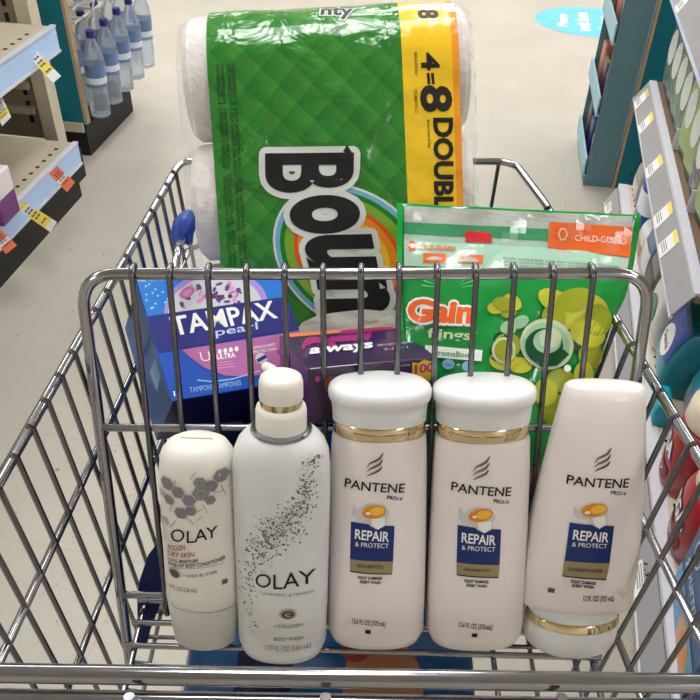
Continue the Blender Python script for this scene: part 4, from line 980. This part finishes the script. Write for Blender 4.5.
# art in (s,t): find from pixel by search
def bag_st(x, y):
    # rows give y and x bounds
    lo, hi = 0.0, 1.0
    for _ in range(30):
        m = (lo+hi)/2; f_ = min(m, .9999)*(len(rows)-1); i = int(f_); w = f_-i
        r0, r1 = rows[i], rows[i+1]; yl, yr, xl_, xr_, d_ = [a_*(1-w)+b_*w for a_, b_ in zip(r0, r1)]
        s = (x-xl_)/(xr_-xl_)
        if yl+(yr-yl)*s < y: lo = m
        else: hi = m
    return (s, lo)
class Bag:
    def px(s, x, y):
        # parallax of the bulge: iterate
        tx, ty = x, y
        for _ in range(4):
            q = bag_st(tx, ty); p = proj(bag_pt(q[1], q[0])+O_); tx += x-p[0]; ty += y-p[1]
        return bag_st(tx, ty)
BG = Bag()
a = Art(); a.h = .0004
def bT(body, p0, p1, p2, m, L=1, **k):
    q0, q1, q2 = [Vector(BG.px(*p)) for p in (p0, p1, p2)]; a.text(body, q0, q1-q0, q2-q0, m, L, **k)
def bP(pts, m, L=1): a.poly([BG.px(*p) for p in pts], m, L)
def bE(x, y, rx, ry, m, L=1, rot=0, n=24, a0=0, a1=360):
    bP([(x+rx*math.cos(R_(a0+(a1-a0)*k/n))*math.cos(R_(rot))-ry*math.sin(R_(a0+(a1-a0)*k/n))*math.sin(R_(rot)), y+rx*math.cos(R_(a0+(a1-a0)*k/n))*math.sin(R_(rot))+ry*math.sin(R_(a0+(a1-a0)*k/n))*math.cos(R_(rot))) for k in range(n)], m, L)
org = mat('orange_ink', (.95, .42, .16), .25, coat=.5); palegreen = mat('pale_mint_film', (.66, .82, .73), .2, coat=.5, bump=.4)
gband = mat('sea_green_film', (.25, .62, .42), .2, coat=.5)
yl = mat('lemon_petal_ink', (.78, .78, .22), .25, coat=.4); yl2 = mat('olive_petal_ink', (.62, .66, .14), .25, coat=.4); dkg = mat('bottle_green_ink', (.03, .30, .18), .15, coat=.6); mint = mat('mint_ink', (.62, .80, .64), .2, coat=.5); palel = mat('clear_capsule_ink', (.80, .85, .70), .2, coat=.5)
bP([(404, 206), (632, 216.5), (630, 250), (624, 279), (612, 274), (404, 266)], gfr, 1)
bP([(404, 222), (548, 229), (548, 241), (404, 234)], gband, 2)
bP([(408, 236), (546, 243), (546, 250), (620, 256), (616, 276), (408, 266)], palegreen, 2)
bT('CHILD-GUARD', (418, 249), (455, 251), (418, 244.5), org, 4, bold=.03); bE(412, 246, 4.5, 5, org, 4); bE(412, 246, 1.6, 2.5, gfr, 5)
bP([(423, 253), (446, 254), (446, 263), (423, 263)], org, 4); bP([(458, 254), (483, 255.5), (482, 264), (457, 263)], org, 4)
bP([(426, 258), (434, 256), (442, 258), (442, 260), (426, 260)], gfr, 5); bP([(461, 259), (470, 257), (478, 260), (478, 262), (461, 262)], gfr, 5)
bP([(465, 231), (491, 233), (491, 243.5), (465, 242)], mat('coral_red_ink', (.86, .20, .22), .25), 4)
bP([(549, 222), (632, 227.5), (629, 257), (547, 248.5)], org, 4)
bT('CHILD-GUARD', (574, 241), (625, 244.5), (574.5, 234.5), mat('pale_peach_ink', (.96, .86, .78), .3), 5, bold=.015); bE(562, 234.5, 5, 7, mat('pale_peach_ink', (.96, .86, .78), .3), 5, n=6); bE(562, 234.5, 3.6, 5.4, org, 6, n=6)
for i in range(3): bT('STORE SAFELY AND KEEP OUT OF REACH OF CHILDREN', (502+i, 259+i*3.6), (618-i, 268+i*2.6), (502+i, 257+i*3.6), grey_ink, 4)
bE(447, 287, 1, 1, gfilm, 1)
for i in range(13):
    an = R_(-170+i*13.3); bP([(449+10*math.cos(an), 289+8*math.sin(an)), (449+28*math.cos(an-.02), 289+22*math.sin(an-.02)), (449+28*math.cos(an+.02), 289+22*math.sin(an+.02))], mat('pale_green_ray_ink', (.55, .85, .60), .3), 2)
q0, q1, q2 = [Vector(BG.px(*p)) for p in ((409, 320), (470, 322), (410, 299))]
for k in range(12): a.text('Gain', q0+Vector((math.cos(k*math.pi/6)*.0085, math.sin(k*math.pi/6)*.0075)), q1-q0, q2-q0, wht, 4, bold=.05)
a.text('Gain', q0, q1-q0, q2-q0, org, 5, bold=.05, res=6)
bT('flings!', (427, 340), (474, 343), (428, 328), palel, 4, bold=.02)
bP([(425, 345), (482, 350), (481, 361), (424, 356)], wht, 4); bT('AromaBoost', (432, 354.5), (474, 357.5), (432, 349), gfilm, 5, bold=.01)
bE(448, 364, 6, 5, mat('light_blue_ink', (.55, .75, .90), .3), 4); bE(467, 366, 5.5, 5, mat('light_blue_ink', (.55, .75, .90), .3), 4); bT('Oxi', (444.5, 366), (451.5, 366.5), (444.5, 362), navy, 5); bT('+', (456, 366), (460, 366), (456, 363), wht, 5)
for (x, y, rx, ry, rot, m) in [(503, 304, 11, 7, 10, yl2), (512, 302, 10, 7, 40, yl), (495, 308, 8, 6, 0, yl), (508, 312, 8, 6, 0, yl2), (556, 302, 20, 11, 30, yl), (575, 300, 20, 12, -10, yl2), (590, 306, 18, 12, 20, yl), (597, 320, 14, 16, 0, yl2), (587, 333, 18, 14, 20, yl), (570, 315, 22, 14, 0, yl), (553, 318, 12, 14, 0, yl2), (590, 355, 12, 14, 0, yl2), (583, 375, 10, 14, 0, yl), (507, 345, 14, 12, 0, yl2), (503, 360, 14, 10, 0, yl), (520, 365, 12, 8, 0, yl), (545, 392, 12, 14, 0, yl), (560, 380, 14, 12, 0, yl2), (508, 328, 8, 7, 0, mint), (520, 322, 9, 6, -30, mint), (500, 338, 7, 6, 0, dkg), (495, 352, 6, 9, 0, dkg), (560, 330, 8, 4, 40, gfilm), (573, 345, 8, 6, 10, dkg), (552, 408, 13, 16, 0, yl2)]:
    bE(x, y, rx, ry, m, 2+(hash((x, y)) % 3), rot=rot)
bE(546, 344, 27, 25, palel, 6, rot=25, n=28); bE(545, 345, 24, 22, mint, 7, rot=25); bE(543, 346, 19, 18, dkg, 8); bE(546, 341, 14, 12, mint, 9); bE(549, 338, 11, 10, palel, 10, rot=-20); bE(566, 368, 3.5, 3.5, wht, 10)
bE(503, 350, 12, 13, palel, 7); bE(503, 350, 9.5, 10.5, yl2, 8)
bP([(546, 357), (562, 349), (568, 354), (556, 365), (540, 367), (528, 356)], dkg, 9)
# pale edge seal
bP([(397.3, 204), (403, 204.4), (403, 330), (399, 330)], mat('bright_green_seal', (.10, .68, .30), .2), 6)
a.build('printed_front', root, lambda s, t, h: bag_pt(t, s, h+.0008), step=(.0333333, .0294118))
tg = bmesh.new()
for (p, q) in (((397, 203), (397, 203)),): pass
tg.free()
# carton carrying the pouch
b6 = plain('maroon_carton', 'maroon carton hidden behind the conditioner', .175, .212, .47, .57, ZFL+.003, ZFL+.15, mar)

# --- paper towel pack
PTL, PTR, PBL = atd(180, 60, .781), atd(479, 45, .781), atd(197, 335, .817)
Xp = (PTR-PTL).normalized(); Yp = (PTL-PBL); Yp = (Yp-Xp*Yp.dot(Xp)).normalized(); Zp = Xp.cross(Yp)   # Zp towards the camera
WP = (PTR-PTL).length; HP = (PTL-PBL).length
LOW = .125      # further down than the visible bottom
RR = .062; DP = .128
MP = frame(PBL, Xp, Yp, Zp)
root = thing('paper_towel_pack', 'film wrapped pack of paper towel rolls with a green and yellow label', 'paper towels', MP)
TOPV = HP+.056          # outer top of the pack in local v
# profile from bottom front up over the top to the back; front plane z=0
def prof(s):
    """s = distance up the front from v=0; returns (v, z) following the rounded top"""
    v1 = TOPV-RR
    if s <= v1: return (s, 0.0)
    q = (s-v1)/RR
    if q < math.pi/2: return (v1+RR*math.sin(q), -RR+RR*math.cos(q))
    s2 = s-v1-RR*math.pi/2; D2 = DP-2*RR
    if s2 < D2: return (TOPV, -RR-s2)
    q = min(math.pi/2, (s2-D2)/RR); return (v1+RR*math.cos(q), -RR-D2-RR*math.sin(q))
SM = TOPV-RR+RR*math.pi+DP-2*RR
paper = mat('embossed_paper', (.93, .91, .90), .8, bump=.35, bscale=90); core = mat('cardboard_core', (.62, .5, .38), .8)
rd = .0615
for i in range(3):
    vc = TOPV-rd-.004-i*(2*rd+.003); bm = bmesh.new()
    x0, x1 = .003, WP-.003; 
    if vc-rd < -LOW: break
    n = 48
    def ringx(x, r): return [bm.verts.new((x, vc+r*math.sin(2*math.pi*k/n), -DP/2+r*math.cos(2*math.pi*k/n))) for k in range(n)]
    rs = [ringx(x0, .022), ringx(x0, rd-.006), ringx(x0+.006, rd), ringx(x1-.006, rd), ringx(x1, rd-.006), ringx(x1, .022)]
    for A_, B_ in zip(rs, rs[1:]+rs[:1]):
        for k in range(n): bm.faces.new((A_[k], A_[(k+1) % n], B_[(k+1) % n], B_[k]))
    obj('paper_roll', bm, paper, root, smooth=40)
film = mat('clear_film', (.93, .92, .91), .12, alpha=.16, noise=.01, bump=.9, bscale=26, coat=.5)
bm = bmesh.new(); grid = []
rw = random.Random(11); NX = 36; svals = [-LOW+(SM+LOW)*i/70 for i in range(71)]
for s in svals:
    v, z = prof(s); row = []
    wv_ = .0035*abs(math.sin((v-TOPV)/(2*rd+.003)*math.pi))
    for j in range(NX+1):
        x = WP*j/NX; e = min(j, NX-j)
        pull = {0: .010, 1: .003}.get(e, 0)
        sc_ = 1-0
        row.append(bm.verts.new((x+(-.0015 if j == 0 else 0)+(rw.uniform(-.0015, .0015) if e == 0 else 0), v*1.0-(pull if s > TOPV-RR else 0)*math.cos(max(0, 0)), z-(pull*.8 if s <= TOPV else -pull*.6))))
    grid.append(row)
for A_, B_ in zip(grid, grid[1:]):
    for j in range(NX): bm.faces.new((A_[j], A_[j+1], B_[j+1], B_[j]))
# ends
for j, flip in ((0, 1), (NX, 0)):
    loop = [r[j] for r in grid]; f = bm.faces.new(loop if flip else loop[::-1])
obj('film_wrap', bm, film, root, smooth=60, recalc=False)
class Pk:
    def px(s, x, y):
        I = MP.inverted(); o = I @ CAM; d = I.to_3x3() @ ray(x, y); t = -o.z/d.z; p = o+d*t
        if p.y <= TOPV-RR: return (p.x, p.y)
        best = None; k_ = TOPV-RR
        while k_ < TOPV-RR+RR*1.6:
            v, z = prof(k_); q = proj(MP @ Vector((p.x, v, z)))
            dd = abs(q[1]-y)
            if best is None or dd < best[0]: best = (dd, k_)
            k_ += .001
        v, z = prof(best[1]); tt_ = (z-o.z)/d.z
        return ((o+d*tt_).x, best[1])
PK = Pk()
def pfn(u, s_, h):
    v, z = prof(s_); v2, z2 = prof(s_+.0005); n = Vector((0, -(z2-z), v2-v)).normalized()
    if n.z < 0 and s_ < TOPV-RR: n = -n
    wr = .0009*math.sin(s_*90+u*25)*math.sin(u*60+s_*31)*(1.0 if s_ > HP*.55 else .3)
    return Vector((u, v, z))+n*(.0016+h+wr)
# green label material with a lattice of facets
def facet_mat():
    m = bpy.data.materials.new('faceted_green_film'); m.use_nodes = True; nt = m.node_tree; b = nt.nodes['Principled BSDF']
    tc = nt.nodes.new('ShaderNodeTexCoord'); sp = nt.nodes.new('ShaderNodeSeparateXYZ'); nt.links.new(tc.outputs['Object'], sp.inputs[0])
    def mth(op, a_, b_=None, v=None):
        n = nt.nodes.new('ShaderNodeMath'); n.operation = op
        if isinstance(a_, (int, float)): n.inputs[0].default_value = a_
        else: nt.links.new(a_, n.inputs[0])
        if b_ is not None:
            if isinstance(b_, (int, float)): n.inputs[1].default_value = b_
            else: nt.links.new(b_, n.inputs[1])
        return n.outputs[0]
    s1 = mth('FRACT', mth('MULTIPLY', mth('ADD', mth('MULTIPLY', sp.outputs[0], 1.05), sp.outputs[1]), 29.0)); s2 = mth('FRACT', mth('MULTIPLY', mth('SUBTRACT', mth('MULTIPLY', sp.outputs[0], 1.05), sp.outputs[1]), 29.0))
    mixv = mth('ADD', mth('MULTIPLY', s1, .55), mth('MULTIPLY', s2, .45))
    n = nt.nodes.new('ShaderNodeTexNoise'); n.inputs['Scale'].default_value = 9; nt.links.new(tc.outputs['Object'], n.inputs['Vector'])
    mixv = mth('ADD', mth('MULTIPLY', mixv, .6), mth('MULTIPLY', n.outputs['Fac'], .4))
    r = nt.nodes.new('ShaderNodeValToRGB'); e = r.color_ramp.elements; e[0].position = .25; e[1].position = .75; e[0].color = (*lin((.10, .46, .17)), 1); e[1].color = (*lin((.25, .55, .20)), 1)
    nt.links.new(mixv, r.inputs[0]); nt.links.new(r.outputs[0], b.inputs['Base Color']); b.inputs['Roughness'].default_value = .18; b.inputs['Coat Weight'].default_value = .3
    nn = nt.nodes.new('ShaderNodeTexNoise'); nn.inputs['Scale'].default_value = 20; nn.inputs['Detail'].default_value = 3; nn.inputs['Distortion'].default_value = .8; nt.links.new(tc.outputs['Object'], nn.inputs['Vector'])
    bp = nt.nodes.new('ShaderNodeBump'); bp.inputs['Strength'].default_value = .75; bp.inputs['Distance'].default_value = .01; nt.links.new(nn.outputs['Fac'], bp.inputs['Height']); nt.links.new(bp.outputs['Normal'], b.inputs['Normal'])
    return m
gmat = facet_mat()
ylm = mat('golden_yellow_film', (.97, .80, .16), .2, coat=.4, noise=.03, bump=.4, bscale=25); orm = mat('orange_edge_film', (.97, .62, .16), .2, coat=.4, bump=.4, bscale=25)
uL = PK.px(207, 60)[0]; uY = PK.px(402, 60)[0]; uO = PK.px(452, 60)[0]; uR = PK.px(459, 60)[0]
a = Art(); a.h = .00025
N_ = 60; s0_, s1_ = -LOW+.005, SM-.01
for (ua, ub, m) in ((uL, uY, gmat), (uY, uO, ylm), (uO, uR, orm)):
    for i in range(N_):
        sa, sb = s0_+(s1_-s0_)*i/N_, s0_+(s1_-s0_)*(i+1)/N_; a.rect(ua, sa, ub, sb, m, 0)
def pT(body, p0, p1, p2, m, L=1, **k):
    q0, q1, q2 = [Vector(PK.px(*p)) for p in (p0, p1, p2)]; a.text(body, q0, q1-q0, q2-q0, m, L, **k)
def pP(pts, m, L=1): a.poly([PK.px(*p) for p in pts], m, L)
def pE(x, y, rx, ry, m, L=1, rot=0, n=48):
    pP([(x+rx*math.cos(2*math.pi*k/n)*math.cos(R_(rot))-ry*math.sin(2*math.pi*k/n)*math.sin(R_(rot)), y+rx*math.cos(2*math.pi*k/n)*math.sin(R_(rot))+ry*math.sin(2*math.pi*k/n)*math.cos(R_(rot))) for k in range(n)], m, L)
pw_ = mat('label_white', (.86, .88, .86), .3)
rings = [(1.0, pw_), (.965, mat('label_sky', (.45, .72, .86), .25)), (.90, mat('label_green', (.12, .50, .16), .25)), (.83, mat('label_lime', (.48, .68, .20), .25)), (.70, mat('label_red_orange', (.88, .36, .15), .25)), (.64, mat('label_orange', (.95, .56, .14), .25)), (.54, mat('label_yellow', (.97, .76, .22), .25))]
for i, (k_, m) in enumerate(rings): pE(352-(1-k_)*10, 258-(1-k_)*4, 86*k_, 66*k_, m, 1+i*.5, rot=38)
# letters run down the pack: word axis = down, letter tops to the right
def letter(ch, x0, y0, x1, y1, L, bold=.05, ol=.11, sk=0): # bbox in the image
    q0, q1, q2 = [Vector(PK.px(*p)) for p in ((x0, y0), (x0+sk, y1), (x1, y0-1))]
    a.halo(ch, q0, q1-q0, q2-q0, .0062, pw_, L, bold); a.text(ch, q0, q1-q0, q2-q0, black, L+1.4, bold=bold, res=8)
letter('B', 269, 156, 356, 191, 6, .03, .10); letter('o', 296, 199, 354, 231, 6.5, .05, .13); letter('u', 309, 239, 366, 268, 7, .05, .12, 6); letter('n', 322, 277, 380, 311, 7.5, .05, .12, 6)
pP([(266, 157), (272, 163), (272, 153)], black, 8.4); pP([(343, 152), (347, 145), (354, 156)], black, 8.4)
# paper sheet graphic at the foot of the label
pP([(296, 332), (302, 322), (316, 316), (330, 313), (345, 311), (365, 309), (386, 311), (398, 309), (400, 345), (402, 400), (290, 400)], mat('sheet_print', (.90, .89, .84), .5, bump=.3, bscale=60), 9.6)
# yellow band print
def down(ch, xb, xt, y0, y1, L=2, bold=.03): pT(ch, (xb, y0), (xb+1, y1), (xt, y0), black, L, bold=bold)
down('4', 421, 439, 54, 70); down('=', 427, 433, 74, 84); down('8', 421, 452, 87, 111); down('DOUBLE', 434, 453, 119, 222, bold=.04); down('ROLLS', 436, 454, 228, 300)
down('8', 418, 438, 12, 19); down('Bounty Select-A-Size', 427, 430, 120, 148, bold=.01); down('REGULAR ROLLS', 414, 417, 53, 75, bold=.01); down('DOUBLE ROLLS', 414, 417, 90, 113, bold=.01)
for i, (xx, ya, yb) in enumerate(((218, 64, 170), (222.5, 64, 168), (229, 64, 175), (233.5, 64, 172))):
    for (u0, u1, tx) in ((ya, ya+40, '4 DOUBLE ROLLS = 8'), (ya+44, yb, '2-PLY SHEETS PER ROLL'), (yb+6, yb+56, 'TOTAL 16.2 m2 (174 sq ft)'), (yb+62, yb+112, '27.9 cm x 14.9 cm (11 in)')):
        off_ = (u0-64)*.066; off2 = (u1-64)*.066
        pT(tx, (xx-2+off_, u0), (xx-2+off2, u1), (xx+1.6+off_, u0), mat('dark_green_ink', (.04, .20, .08), .4), 2, bold=.015)
pT('nty', (321, 19.5), (352, 21), (322, 11), black, 2, bold=.03, outline=(.09, pw_))
a.build('printed_label', root, pfn, step=(.012, .006), smooth=180)

# ================================================================= LIGHT
w = bpy.data.worlds.new('store_air'); w.use_nodes = True; w.node_tree.nodes['Background'].inputs[0].default_value = (1, .99, .98, 1); w.node_tree.nodes['Background'].inputs[1].default_value = .3
SC.world = w
SC.view_settings.exposure = -0.12
